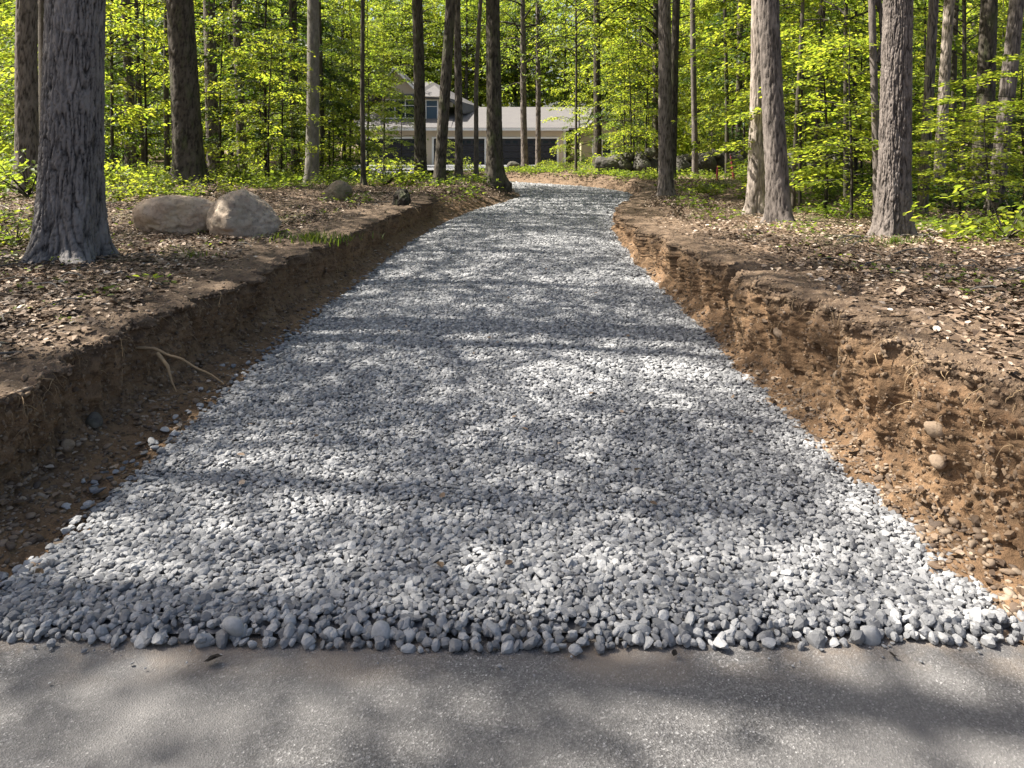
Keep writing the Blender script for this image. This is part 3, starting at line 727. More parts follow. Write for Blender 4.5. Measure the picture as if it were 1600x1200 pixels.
T('forest_tree', 1395, 388, 44, 1404, 'thick brown trunk standing in dry leaves nearest the right bank', 'the thick brown trunk above the right bank', 'bark_brown', 'deep', d=9.3, fine=2, flare=.32, sweep=.03, cs=.9)
o = T('forest_tree', 1371, 372, 11, 1366, 'narrow forked trunk hugging the left side of the thick brown trunk', 'the narrow forked trunk', 'bark_brown', 'smooth', d=12.5)
P = np.array([[0, 0, 2.6], [.12, 0, 2.9], [.1, .02, 3.4], [-.08, .03, 4.0], [-.2, 0, 5.0], [-.3, .1, 7.5]]) + [-.02, 0, 0]
fb = Bag(); fb.add(*tube(P, [.05, .05, .05, .045, .04, .02], 10)); link('fork', fb.mesh('fork', True), MAT['bark_brown'], o)
T('forest_tree', 1440, 340, 15, 1461, 'slender trunk leaning right, first one right of the thick brown trunk', 'the slender right leaning trunk', 'bark_brown', 'mid', d=14.2)
T('forest_tree', 1465, 315, 16, 1485, 'mid sized trunk lit by the sun behind the slender right leaning trunk', 'the sunlit trunk in the right woods', 'bark_tan', 'mid', d=18)
T('forest_tree', 1489, 300, 8, 1494, 'thin stem close behind the sunlit trunk in the right woods', 'the thin stem in the right woods', 'bark_dark', 'smooth', d=22, cs=.7)
T('forest_tree', 1533, 320, 26, 1548, 'straight dark trunk rising out of bushes, left one of the last two trunks', 'the dark trunk above the bushes', 'bark_dark', 'mid', d=16)
T('forest_tree', 1553, 342, 22, 1588, 'trunk leaning right out of bushes, the last one toward the right', 'the last leaning trunk', 'bark_brown', 'mid', d=13.5)
T('forest_tree', 1136, 290, 6, 1133, 'black thin stem with a red painted foot before the stone wall', 'the black stem with the red foot', 'bark_dark', 'smooth', d=27, cs=.6)
T('forest_tree', 1152, 290, 10, 1158, 'slim trunk just behind the red stakes near the stone wall', 'the slim trunk by the red stakes', 'bark_dark', 'mid', d=31)

# ------------------------------------------------------------------ trees and saplings that fill the wood
USED = {}
def where_label(px, d, what):
    """a label that tells this one by the nearest tree that can be told apart"""
    j = min(range(len(NAMED)), key=lambda i: abs(NAMED[i][0] - px) + .4 * abs(NAMED[i][1] - d))
    nx_, nd, short = NAMED[j]
    rel = ('just ' if abs(px - nx_) < 70 else 'well ') + ('left of ' if px < nx_ else 'right of ')
    dep = ', nearer' if d < nd - 2 else (', farther off' if d > nd + 2 else '')
    return what + ' ' + rel + short.replace('the ', 'the ', 1) + dep
def put_group(objs, gname):
    seen = {}
    for o in objs: seen.setdefault(o['label'], []).append(o)
    for l, os_ in seen.items():
        for o in os_: o['group'] = gname
def sapling(X, Y, s, k, leafm, what, rot, sz=1.0):
    o = link('young_tree', None, loc=(X, Y, gz(X, Y)))
    tag(o, where_label(VPX + X / Y * F_PX, Y, what), 'tree')
    h0 = .75 * s
    st = make_trunk.__wrapped__ if False else None
    key = ('st', k)
    if key not in USED:
        tb = Bag(); t = np.linspace(0, 1, 14); gg = np.random.default_rng(k)
        P_ = np.stack([.10 * np.sin(t * 4 + k) * t, .08 * np.cos(t * 5 + k) * t, -.1 + 6.0 * t], -1)
        tb.add(*tube(P_, .038 * (1 - .85 * t) + .004, 8)); USED[key] = tb.mesh('stem_%d' % k, True)
    tr = link('trunk', USED[key], MAT['bark_dark'], o); tr.scale = (s, s, s * sz)
    sm = SAP[k]
    c = link('crown', sm[0] if leafm == 'leaf' else leafcopy(sm[0], leafm), MAT[leafm], o, (0, 0, h0)); c.scale = (s, s, s * sz)
    b = link('limb', sm[1], MAT['bark_dark'], o, (0, 0, h0)); b.scale = c.scale
    o.rotation_euler.z = rot
    return o
LC = {}
def leafcopy(me, m):
    key = (me.name, m)
    if key not in LC:
        c = me.copy(); c.materials.clear(); c.materials.append(MAT[m]); LC[key] = c
    return LC[key]
for i in range(5):      # crowns come in three leaf tones
    pass
g = np.random.default_rng(77)
pts = []
def ok_spot(x, y, rmin, house=True):
    u, s = nearest([x], [y]); u = abs(u[0])
    if u < 3.6 and y < 58: return False
    px = VPX + x / y * F_PX
    if house and y < 59.5 and 548 < px < 968: return False
    if house and -14 < x < 9.5 and 55 < y < 71: return False
    for (a, b, r) in pts:
        if (a - x) ** 2 + (b - y) ** 2 < (rmin + r) ** 2 / 4 * 1.0: return False
    return True
saps = []
tries = 0
while len(saps) < 84 and tries < 9000:
    tries += 1
    y = 16 + 36 * g.random() ** .9
    px = g.uniform(-60, 1660); x = (px - VPX) * y / F_PX
    if y < (23 if px < 560 else 27 if px < 1190 else 19 if px < 1400 else 23): continue
    if not ok_spot(x, y, 1.5): continue
    pts.append((x, y, 1.5))
    s = g.uniform(.75, 1.45)
    lm = g.choice(['leaf', 'leaf', 'leaf_mid', 'leaf_mid', 'leaf_dark', 'leaf_dark'])
    saps.append(sapling(x, y, s, int(g.integers(0, 6)), str(lm), 'young tree', g.uniform(0, 6.28), g.uniform(.9, 1.25)))
# hand placed ones that show in the photo
for (px, d, s, k, lm) in ((985, 31, 1.0, 1, 'leaf'), (130, 20, 1.1, 3, 'leaf'), (420, 19.5, .75, 2, 'leaf'), (1010, 36, 1.1, 2, 'leaf'), (905, 46, .62, 3, 'leaf_mid'), (520, 24, .55, 4, 'leaf'), (545, 27, .55, 0, 'leaf'), (440, 23, .8, 5, 'leaf'),
                          (1290, 14.5, .85, 1, 'leaf'), (1330, 13.2, .75, 4, 'leaf'), (1545, 10.8, .6, 2, 'leaf'), (1600, 11.6, .8, 3, 'leaf'), (1500, 12.6, .55, 5, 'leaf'), (1250, 17, 1.0, 3, 'leaf'), (905, 38, .9, 0, 'leaf'), (1180, 19, 1.1, 4, 'leaf'), (345, 22.5, .9, 5, 'leaf'), (590, 45, .5, 2, 'leaf'), (700, 47, .35, 1, 'leaf'), (628, 38, .7, 3, 'leaf_mid')):
    X = (px - VPX) * d / F_PX
    saps.append(sapling(X, d, s, k, lm, 'young tree', px * .37, .5 if px > 1490 else (.75 if px > 1280 and d < 16 else 1.0)))
put_group(saps, 'young trees under the tall ones')

fars = []
def hpx(px): return (px - VPX) * 60 / F_PX
def far_tree(X, Y, s, k, lm, cz, what, group=None, label=None, H=17., CS_=None, ts=1.0):
    CS_ = CS_ or FARC
    o = link('forest_tree', None, loc=(X, Y, gz(X, Y)))
    tag(o, label or where_label(VPX + X / Y * F_PX, Y, what), 'tree', group)
    key = ('far', k)
    if key not in USED:
        USED[key] = make_trunk(0, 0, 0, .0, .17, 16, 'smooth', 600 + k, 0, .12)[0]
    tr = link('trunk', USED[key], MAT['bark_dark'], o); tr.scale = (ts, ts, H / 17 if ts < 1 else 1)
    c = link('crown', leafcopy(CS_[k][0], lm), MAT[lm], o, (0, 0, cz)); c.scale = (s, s, (H - cz) / 9)
    b = link('limb', CS_[k][1], MAT['bark_dark'], o, (0, 0, cz)); b.scale = c.scale
    o.rotation_euler.z = X * 3.1 + Y
    return o
tries = 0
while len(fars) < 84 and tries < 6000:
    tries += 1
    y = 30 + 55 * g.random()
    if len(fars) < 22: y = 71 + 12 * g.random()
    px = g.uniform(-80, 1680) if len(fars) >= 22 else g.uniform(450, 1100); x = (px - VPX) * y / F_PX
    if not ok_spot(x, y, 3.2): continue
    pts.append((x, y, 3.2))
    fars.append(far_tree(x, y, g.uniform(.9, 1.35), int(g.integers(0, 5)), str(g.choice(['leaf', 'leaf', 'leaf_mid', 'leaf_mid', 'leaf_dark'])), g.uniform(2.5, 6), 'distant tree'))
put_group(fars, 'distant trees of the wood')
far_tree(hpx(600) * 42 / 60, 42, .55, 2, 'leaf_mid', 3.3, '', label='slim leafy tree hanging its boughs before the gabled upper storey', H=9, ts=.35)
far_tree(hpx(575) * 39 / 60, 39, .5, 4, 'leaf', 3.0, '', label='small leafy tree at the left corner of the house', H=8, ts=.35)
for (px_, d_, s_, k_, cz_, H_t, lab) in ((1322, 16.5, .62, 1, 3.4, 10, 'young leafy tree hanging sprays between the twin trunks and the thick brown trunk'), (1505, 18.5, .6, 3, 3.3, 10, 'young leafy tree hanging sprays across the last two trunks'),
                                  (900, 31, .7, 0, 4.4, 11, 'leafy tree hanging sprays above the garage roof, left of the house wing'), (175, 24, .7, 2, 3.6, 11, 'leafy tree hanging sprays between the massive trunk and the scarred trunk'), (655, 34, .5, 4, 4.2, 10, 'leafy tree hanging sprays over the upper storey right of the gable')):
    far_tree((px_ - VPX) * d_ / F_PX, d_, s_, k_, 'leaf' if px_ != 655 else 'leaf_mid', cz_, '', label=lab, H=H_t, CS_=CAN, ts=.3)
# tall trees out of the frame to the left and over the road: their crowns shade the drive
SHADE = [(-8.6, 7.4, .95, 7), (-9.6, 10.2, 1.05, 7), (-11.8, 5.2, .95, 7), (-8.0, 3.6, .6, 8.5), (-9.6, 2.4, .6, 8.0), (-13, 8.5, 1.0, 6), (-11.5, 13, 1.1, 6.5), (-10.5, 17, 1.0, 6.5)]
for i, (x, y, s, cz) in enumerate(SHADE):
    pts.append((x, y, 2))
    far_tree(x, y, s, i % 5, 'leaf_mid', cz, '', 'tall trees beside the paved road', 'tall leafy tree beside the paved road, shading the gravel', CS_=CAN)

# ------------------------------------------------------------------ far-off wood closing the view
g = np.random.default_rng(88); lv = Bag()
for layer in range(2):
    n = 2100
    ang = g.uniform(-.85, .85, n); r = g.uniform(84, 118, n)
    X = r * np.sin(ang); Y = r * np.cos(ang); Zc = g.uniform(0, 1, n) ** 1.15 * 24
    for i in range(n):
        m = 26
        P_ = np.stack([X[i] + g.normal(0, 1.0, m), Y[i] + g.normal(0, 1.0, m), Zc[i] + g.normal(0, .5, m)], -1)
        D = g.normal(size=(m, 3)); D[:, 2] -= .3
        lv.add(*leaves(P_, D, np.stack([g.normal(0, .5, m), g.normal(0, .5, m), np.ones(m)], -1), g.uniform(.45, .85, m)))
tag(link('distant_woods', lv.mesh('distant_woods'), MAT['leaf']), kind='stuff', label='dense green wood closing the view behind the house', cat='woods')

# ------------------------------------------------------------------ shrubs and ground plants
shr = []
def shrub(X, Y, s, k, lm, label=None, group=None):
    o = link('shrub', None, loc=(X, Y, gz(X, Y)))
    tag(o, label or where_label(VPX + X / Y * F_PX, Y, 'low shrub'), 'shrub')
    c = link('foliage', leafcopy(SHR[k], lm) if False else leafcopy(SHR[k][0], lm), MAT[lm], o); c.scale = (s, s, s)
    b = link('stem', SHR[k][1], MAT['bark_dark'], o); b.scale = (s, s, s)
    o.rotation_euler.z = X * 5 + Y
    return o
g = np.random.default_rng(99); tries = 0; sp = []
while len(shr) < 85 and tries < 6000:
    tries += 1
    y = 13.5 + 26 * g.random() ** 1.4; px = g.uniform(-20, 1640); x = (px - VPX) * y / F_PX
    if y < 18 and not (px > 1240 or px < 60): continue
    if abs(nearest([x], [y])[0][0]) < 3.4: continue
    if 560 < px < 800 and y > 21: s = g.uniform(.4, .6)
    elif px > 980 and y < 26 and px < 1180: s = g.uniform(.35, .6)
    else: s = g.uniform(.7, 1.4)
    if any((a - x) ** 2 + (b - y) ** 2 < .7 for a, b in sp): continue
    sp.append((x, y)); shr.append(shrub(x, y, s, int(g.integers(0, 5)), str(g.choice(['leaf', 'leaf_mid', 'leaf_mid', 'leaf_dark']))))
put_group(shr, 'low shrubs in the wood')
for (px, d, s, k, lab) in ((25, 8.2, .55, 0, 'bright green low plant at the foot of the massive furrowed trunk'), (1572, 8.4, 1.0, 1, 'leafy bush growing above the right bank among dry leaves'),
                           (1530, 9.3, .6, 2, 'small leafy plant left of the bush above the right bank'), (185, 13.5, .8, 3, 'leafy shrub between the massive trunk and the low tan boulder'), (235, 15, .9, 1, 'leafy shrub behind the low tan boulder, left of the scarred trunk'), (330, 15.8, .7, 0, 'small leafy shrub behind the boulder pair at the foot of the scarred trunk'), (200, 17.5, 1.1, 2, 'taller shrub farther back behind the low tan boulder'), (735, 47, 1.2, 3, 'yellow green shrub in front of the second garage door'),
                           (625, 47, 1.3, 4, 'yellow green shrub in front of the first garage door'), (600, 46, 1.0, 1, 'small shrub at the left end of the first garage door'),
                           (850, 33.5, .7, 0, 'low weed clump on the far side of the bend before the third garage door'), (885, 33, .6, 2, 'second weed clump on the far side of the bend'), (950, 30.5, .65, 3, 'weed clump in front of the end boulder of the stone wall'), (915, 31.8, .5, 4, 'small weed clump below the trunk before the house wing'), (1010, 27, .6, 1, 'weeds left of the dark trunk at the bend'), (860, 50, 1.0, 2, 'small shrub by the right end of the third garage door')):
    X = (px - VPX) * d / F_PX
    shrub(X, d, s, k, 'leaf', lab)

# scattered small plants: ground cover
def small_plants(cands, g, L, n0, n1, h):
    lv = Bag()
    for (x, y, z, f) in cands:
        n = int(g.integers(n0, n1)); az = g.uniform(0, 6.28, n); r = np.abs(g.normal(0, .10, n)) * f; zz = g.uniform(.02, h, n) * f
        P_ = np.stack([x + r * np.cos(az), y + r * np.sin(az), z + zz], -1)
        D = np.stack([np.cos(az), np.sin(az), g.normal(.15, .3, n)], -1)
        lv.add(*leaves(P_, D, np.stack([g.normal(0, .35, n), g.normal(0, .35, n), np.ones(n)], -1), L * f * g.uniform(.6, 1.2, n)))
    return lv
g = np.random.default_rng(111)
N0 = 12000; y = 5.2 + 38 * g.random(N0) ** 1.25; px = g.uniform(-40, 1640, N0); x = (px - VPX) * y / F_PX
u, s = nearest(x, y); z = top_z(x, y, u, s)
patch = fbm(x * .45, y * .45, 0, 50, 3)
thr = np.interp(y, [5, 10, 14, 18, 24], [.34, .24, .12, -.1, -.4])
thr = thr - .08 * ((px > 1230) & (y < 11)) + .3 * ((px > 1150) & (y > 11) & (y < 19)) - .2 * ((px < 90) & (y < 12)); thr = thr + .28 * ((np.abs(u) < 5.2) & (y < 20)) + .15 * ((px > 150) & (px < 620) & (y < 17))
keep = (np.abs(u) > np.where(y > 22, 2.5, 3.0)) & (patch > thr)
lv = small_plants(np.stack([x, y, z, .6 + .9 * g.random(N0) * np.interp(y, [6, 20], [.6, 1.3])], -1)[keep], g, .075, 6, 15, .16)
n1 = 420; y = 4.6 + 9 * g.random(n1); px = g.uniform(-40, 1640, n1); x = (px - VPX) * y / F_PX; u, s = nearest(x, y); k1 = np.abs(u) > 2.7
sd_ = small_plants(np.stack([x, y, top_z(x, y, u, s) + .02, g.uniform(.35, .8, n1)], -1)[k1], g, .07, 3, 8, .09)
lv.add(np.vstack(sd_.V), np.vstack(sd_.F[4]))
n1 = 530; s1 = np.concatenate([g.uniform(24.5, 34, 430), g.uniform(17, 24, 100)]); sg = np.concatenate([np.ones(430), -np.ones(100)]); u1 = sg * g.uniform(2.05, 3.3, n1); cx, cy, nx, ny = cl_at(s1)
x = cx + nx * u1; y = cy + ny * u1; zt = top_z(x, y, u1, s1); zt = .07 + (zt - .07) * np.clip((np.abs(u1) - 1.84) / np.where(u1 > 0, .46, .8), 0, 1)
sd_ = small_plants(np.stack([x, y, zt, g.uniform(.6, 1.5, n1)], -1)[fbm(x * .7, y * .7, 0, 91, 2) > -.1], g, .085, 5, 14, .2)
lv2 = Bag(); lv2.add(np.vstack(lv.V), np.vstack(lv.F[4])); lv2.add(np.vstack(sd_.V), np.vstack(sd_.F[4])); lv = lv2
tag(link('ground_plants', lv.mesh('ground_plants'), MAT['leaf_mid']), kind='stuff', label='small green plants carpeting the forest floor', cat='ground cover')

# dry leaves
g = np.random.default_rng(121)
N0 = 270000; d = 2.6 + 34 * g.random(N0) ** 1.55; px = g.uniform(-120, 1720, N0); x = (px - VPX) * d / F_PX
u, s = nearest(x, d)
cover = fbm(x * .8, d * .8, 0, 61, 3)
au = np.abs(u)
keep = (au > np.where(u < 0, 2.5, 2.1)) & ((au > np.where(u < 0, 2.85, 2.6) + .35 * cover) | (g.random(N0) < .30)) & (cover > -.75 + .25 * g.normal(size=N0)) & (d > 3.0)
x, y, u, s = x[keep], d[keep], u[keep], s[keep]
N1 = 110000; d1 = g.uniform(16, 36, N1); p1 = g.uniform(470, 1120, N1); x1_ = (p1 - VPX) * d1 / F_PX; u1_, s1_ = nearest(x1_, d1); k1 = (np.abs(u1_) > 1.95) & (np.abs(u1_) < 4.5) & (s1_ > 17)
x, y, u, s = (np.concatenate([a, b[k1]]) for a, b in ((x, x1_), (y, d1), (u, u1_), (s, s1_)))
z = top_z(x, y, u, s)
def slope_z(z, u, s):
    far_ = (s > 17) & (np.abs(u) < 2.75)
    return np.where(far_, .07 + (z - .07) * np.clip((np.abs(u) - 1.84) / np.where(u > 0, .46, .8), 0, 1) ** .95, z)
z = slope_z(z, u, s) + np.where(np.abs(u) < 3.6, .022, .012) + g.uniform(0, .03, len(x))
az = g.uniform(0, 6.28, len(x)); D = np.stack([np.cos(az), np.sin(az), g.normal(0, .22, len(x))], -1)
Nn = np.stack([g.normal(0, .3, len(x)), g.normal(0, .3, len(x)), np.ones(len(x))], -1)
_L = LEAF.copy(); LEAF[:, 2] *= 1.15
V, F_ = leaves(np.stack([x, y, z], -1), D, Nn, np.clip(g.lognormal(-3.3, .4, len(x)), .018, .09))
LEAF[:] = _L
lv = Bag(); lv.add(V, F_)
# a few on the foot of the banks and on the face
for Bk in (BL, BR):
    m = 420; si = np.clip((g.beta(1, 2, m) * len(Bk['s'])).astype(int), 30, len(Bk['s']) - 1); j = g.integers(8, 36, m)
    Pp = np.stack([Bk['X'][si, j], Bk['Y'][si, j], Bk['z'][si, j] + .012], -1); az = g.uniform(0, 6.28, m)
    lv.add(*leaves(Pp, np.stack([np.cos(az), np.sin(az), 0 * az], -1), np.stack([g.normal(0, .4, m), g.normal(0, .4, m), np.ones(m)], -1), g.uniform(.03, .06, m)))
m = 70; ss_ = 2.8 + 16 * g.random(m) ** 1.4; uu_ = g.uniform(-1.75, 1.7, m); cx, cy, nx, ny = cl_at(ss_); az = g.uniform(0, 6.28, m)
lv.add(*leaves(np.stack([cx + nx * uu_, cy + ny * uu_, gz_gravel(uu_, ss_) + .022], -1), np.stack([np.cos(az), np.sin(az), .1 * np.sin(3 * az)], -1), np.stack([g.normal(0, .4, m), g.normal(0, .4, m), np.ones(m)], -1), g.uniform(.025, .05, m)))
tag(link('leaf_litter', lv.mesh('leaf_litter'), MAT['litter']), kind='stuff', label='dry brown fallen leaves covering the ground above the banks', cat='leaf litter')
# twigs lying in the litter
tw = Bag(); g = np.random.default_rng(131)
for i in range(420):
    d = 3.4 + 15 * g.random() ** 1.3; px = g.uniform(-60, 1660); x = (px - VPX) * d / F_PX; uu_, ss_ = nearest([x], [d])
    if abs(uu_[0]) < 2.7: continue
    L = g.uniform(.1, .55); a = g.uniform(0, 6.28); t = np.linspace(-.5, .5, 6); zz = gz(x, d) + .03
    P_ = np.stack([x + np.cos(a) * t * L, d + np.sin(a) * t * L, zz + g.uniform(0, .05) * (1 - 4 * t * t) + g.normal(0, .006, 6)], -1); P_[:, :2] += g.normal(0, .012 * L * 2, (6, 2))
    tw.add(*tube(P_, np.full(6, g.uniform(.003, .009)), 5))
tag(link('twig_litter', tw.mesh('twig_litter', True), MAT['bark_grey']), kind='stuff', label='thin broken twigs scattered through the dry leaves', cat='twigs')
# fine roots hanging out of the cut faces
rt = Bag(); g = np.random.default_rng(141)
for Bk, side, n in ((BL, -1, 420), (BR, 1, 460)):
    for i in range(n):
        s0 = 2.9 + 13 * g.random() ** 1.3; j = Bk['nA'] + int(Bk['nB'] * (1 - .5 * g.random() ** 2.2)) - 1
        p = on_bank(Bk, s0, min(j, Bk['nA'] + Bk['nB'] - 1)); L = g.uniform(.03, .13); t = np.linspace(0, 1, 7)
        P_ = np.stack([p[0] - side * (L * .45 * t * (1 - .4 * t)) + .25 * L * g.normal() * t, p[1] + L * g.normal(0, .5) * t, p[2] - L * .75 * t ** 1.6], -1)
        P_ += np.cumsum(g.normal(0, .004, (7, 3)), 0)
        rt.add(*tube(P_, np.linspace(1, .3, 7) * g.uniform(.001, .0028), 4))
tag(link('fine_roots', rt.mesh('fine_roots', True), MAT['root']), kind='stuff', label='fine pale roots hanging out of the cut soil', cat='roots')

# ------------------------------------------------------------------ long bare root sticking out of the left bank
def img(px, py, d): return np.array([(px - VPX) * d / F_PX, d, EYE - (py - VPY) * d / F_PX])
A = img(232, 543, 4.95); B_ = img(352, 597, 5.0)
t = np.linspace(0, 1, 14)
P_ = A[None] * (1 - t)[:, None] + B_[None] * t[:, None]; P_[:, 2] += .035 * np.sin(t * 3.1) + .006 * np.sin(t * 17); P_[:, 1] -= .04 * np.sin(t * 2.5); P_[0] += [-.12, 0, .0]
rb = Bag(); rb.add(*tube(P_, .0105 * (1 - .55 * t), 8))
tag(link('bare_root', rb.mesh('bare_root', True), MAT['root']), 'long thin pale root sticking out of the left bank toward the gravel', 'root')
rb = Bag(); P2 = np.array([img(246, 552, 4.93), img(262, 572, 4.88), img(268, 596, 4.88), img(276, 612, 4.86)]); rb.add(*tube(P2, [.013, .011, .007, .003], 8))
tag(link('bare_root', rb.mesh('bare_root', True), MAT['root']), 'short forked root stub hanging below the long root in the left bank', 'root')

# ------------------------------------------------------------------ boulders
def boulder(name, px, py, d, w, h, depth, m, seed, label, sink=.24, yaw=0., planes=9, p=7., rough=.05, cat='boulder', hm=.74):
    V, Fc = ICO[5]; g = np.random.default_rng(seed)
    v = rock_dirs(V, g, planes, p, hm)
    lo, hi = v.min(0), v.max(0); v = (v - (lo + hi) / 2) / ((hi - lo) / 2)
    v = v * (1 + rough * fbm(V[:, 0] * 1.3, V[:, 1] * 1.3, V[:, 2] * 1.3, seed, 5, .55))[:, None]
    n1 = noise(V[:, 0] * 2.2, V[:, 1] * 2.2, V[:, 2] * 3.2, seed + 3); n2 = noise(V[:, 0] * 6, V[:, 1] * 6, V[:, 2] * 8, seed + 4)
    v = v - V * (.06 * np.exp(-(n1 / .07) ** 2) + .035 * sstep(.15, .5, n2) + .012 * noise(V[:, 0] * 15, V[:, 1] * 15, V[:, 2] * 15, seed + 5))[:, None]
    v = v * np.array([w / 2, depth / 2, h * (1 + sink) / 2])
    c, s = math.cos(yaw), math.sin(yaw); v = v @ np.array([[c, s, 0], [-s, c, 0], [0, 0, 1]])
    X = (px - VPX) * d / F_PX; z = gz(X, d)
    me = mesh_np(name, v, [Fc], True)
    return tag(link(name, me, MAT[m], loc=(X, d, z + h / 2 - h * sink / 2)), label, cat)
s9 = 9.6 / 1200
boulder('boulder', 279, 380, 9.75, 128 * s9, 58 * s9, .75, 'boulder_tan', 4, 'low wide tan boulder, left one of the pair behind the bank', yaw=-.12, p=12, hm=.72, rough=.08)
boulder('boulder', 380, 382, 9.45, 104 * s9, 72 * s9, .72, 'boulder_pink', 13, 'taller pinkish grey pitted boulder, right one of the pair behind the bank', p=14, rough=.12, yaw=.2, hm=.66)
boulder('boulder', 528, 327, 15.2, .60, .42, .5, 'boulder_brown', 21, 'small dark mossy boulder in dry leaves far beyond the pair')
boulder('stump', 626, 335, 14.4, .34, .36, .34, 'bark_dark', 25, 'dark rotten stump sticking out of the left bank edge', rough=.22, cat='stump')
boulder('boulder', 803, 262, 44, .9, .55, .6, 'boulder_grey', 27, 'round pale stone beside the trunks before the third garage door')
# low dry stone wall on the right behind the bend: each boulder its own
wl = [(948, 283, 30, .95, .7), (972, 285, 30.2, 1.0, .85), (1003, 287, 30, 1.05, .95), (1022, 288, 30.3, .6, .6), (1064, 290, 30.2, .9, .75), (1086, 291, 30.6, .8, .8), (1106, 292, 30.2, 1.0, .9), (1129, 294, 30.5, .9, .95), (1150, 296, 30.2, 1.0, .9), (1172, 298, 30.4, .9, .8),
      (1245, 300, 29.5, 1.1, .9), (1268, 302, 29.3, .9, .7), (1297, 304, 29.2, 1.1, .8), (1322, 304, 29, .9, .7)]
desc = ['end boulder of the stone wall, below the house wing', 'rounded grey wall boulder, second from the wall end by the house', 'largest pale grey wall boulder left of the dark trunk at the bend', 'small wall boulder tucked against the dark trunk at the bend',
        'wall boulder just right of the dark trunk at the bend', 'wall boulder behind the thin brown trunk', 'shaded wall boulder between the thin trunk and the red stakes', 'wall boulder behind the left red stake', 'wall boulder behind the right red stake', 'wall boulder left of the pale tan twin trunk',
        'wall boulder right of the twin trunks', 'low wall boulder near the slim mossy trunk', 'wide wall boulder hidden in bushes past the mossy trunk', 'last wall boulder in the bushes before the thick brown trunk']
for i, ((px, py, d, w, h), ds) in enumerate(zip(wl, desc)):
    o = boulder('wall_boulder', px, py, d, w, h, .8, 'boulder_grey', 40 + i, ds, yaw=i * .7); o['group'] = 'boulders of the low stone wall'
    if i < 13 and i != 9:
        q = boulder('wall_boulder', px + 11, py, d + .1, w * .65, h * .38, .5, 'boulder_grey', 70 + i, 'upper stone resting on the wall over: ' + ds.split(',')[0], yaw=i * .9)
        q['label'] = 'capstone on the ' + ds.split(',')[0]
        q['group'] = 'boulders of the low stone wall'; q.location.z += h * .72
# stones stuck in the right bank
MAT['bank_stone'] = mk_boulder('bank_stone', (.17, .125, .085), (.26, .195, .14), (.34, .27, .205), (.20, .14, .085))
def bank_stone(Bk, s, t, r, seed, label, m='bank_stone', out=.0):
    side = 1 if Bk is BR else -1
    p = on_bank(Bk, s, Bk['nA'] + int(Bk['nB'] * t)); V, Fc = ICO[3]; g = np.random.default_rng(seed)
    v = rock_dirs(V, g, 9, 6, .8) * r * np.array([.9, 1.15, .85])
    tag(link('embedded_stone', mesh_np('embedded_stone', v, [Fc], True), MAT[m], loc=(p[0] - side * r * out, p[1], p[2])), label, 'stone')
bank_stone(BR, 3.45, .50, .05, 3, 'round pale stone stuck in the lower right bank face')
bank_stone(BR, 3.9, .88, .06, 5, 'smooth grey stone poking out under the lip of the right bank', out=.5)
bank_stone(BR, 3.40, .33, .035, 6, 'angular pale stone low in the right bank, below the round one')
bank_stone(BR, 4.45, .42, .04, 8, 'small pinkish stone in the face of the right bank, farther along')
bank_stone(BR, 5.2, .55, .045, 9, 'small tan stone half buried midway along the right bank')
bank_stone(BL, 4.3, .12, .05, 10, 'grey stone lying at the foot of the left bank', 'boulder_grey', .8)
bank_stone(BL, 4.05, .05, .038, 11, 'smaller tan stone on the soil below the left bank', 'bank_stone', 1.5)
# biggest stones of the front row
V3, F3 = ICO[3]; g = np.random.default_rng(161)
for (px, py, r, lab) in ((369, 972, .036, 'large grey stone on the front gravel edge, toward the left'), (597, 982, .034, 'large upright stone on the front gravel edge, left of the middle'),
                         (1355, 993, .036, 'large pale round stone on the front gravel edge, toward the right'), (520, 1000, .028, 'flat pale stone at the foot of the front gravel edge'), (640, 1008, .024, 'small pale stone at the foot of the gravel edge beside the middle')):
    d = 2.63; v = rock_dirs(V3, g, 9, 9, .78) * r * np.array([1, .8, .95])
    X = (px - VPX) * d / F_PX; z = EYE - (py - VPY) * d / F_PX
    tag(link('edge_stone', mesh_np('edge_stone', v, [F3], True), MAT['gravel'], loc=(X, d - .02, max(z, r * .7))), lab, 'stone')

# grass tufts
def tuft(px, d, n, h, spread, label):
    g = np.random.default_rng(int(px)); X = (px - VPX) * d / F_PX; bb = Bag()
    for i in range(n):
        a = g.uniform(0, 6.28); r = abs(g.normal(0, spread)); b0 = np.array([r * math.cos(a) * 1.5, r * math.sin(a), 0]); hh = h * g.uniform(.5, 1.2); dr = g.uniform(0, 6.28); ben = g.uniform(.2, .9) * hh
        t = np.array([0, .5, 1.0]); wv = np.array([.006, .005, .001])
        C_ = b0 + np.stack([math.cos(dr) * ben * t ** 2, math.sin(dr) * ben * t ** 2, hh * t - .3 * hh * t ** 2], -1)
        sd_ = np.array([-math.sin(dr), math.cos(dr), 0])
        V = np.vstack([np.stack([c - sd_ * w, c + sd_ * w]) for c, w in zip(C_, wv)])
        bb.add(V, [[0, 1, 3, 2], [2, 3, 5, 4]])
    o = tag(link('grass_tuft', bb.mesh('grass_tuft', True), MAT['grass'], loc=(X, d, gz(X, d) + .01)), label, 'grass tuft')
tuft(492, 9.0, 300, .15, .2, 'bright green grass tuft on the edge of the left bank')
tuft(1400, 8.4, 120, .12, .2, 'sparse grass at the foot of the thick brown trunk')
tuft(300, 7.6, 60, .09, .16, 'sparse grass sprigs in front of the boulder pair')

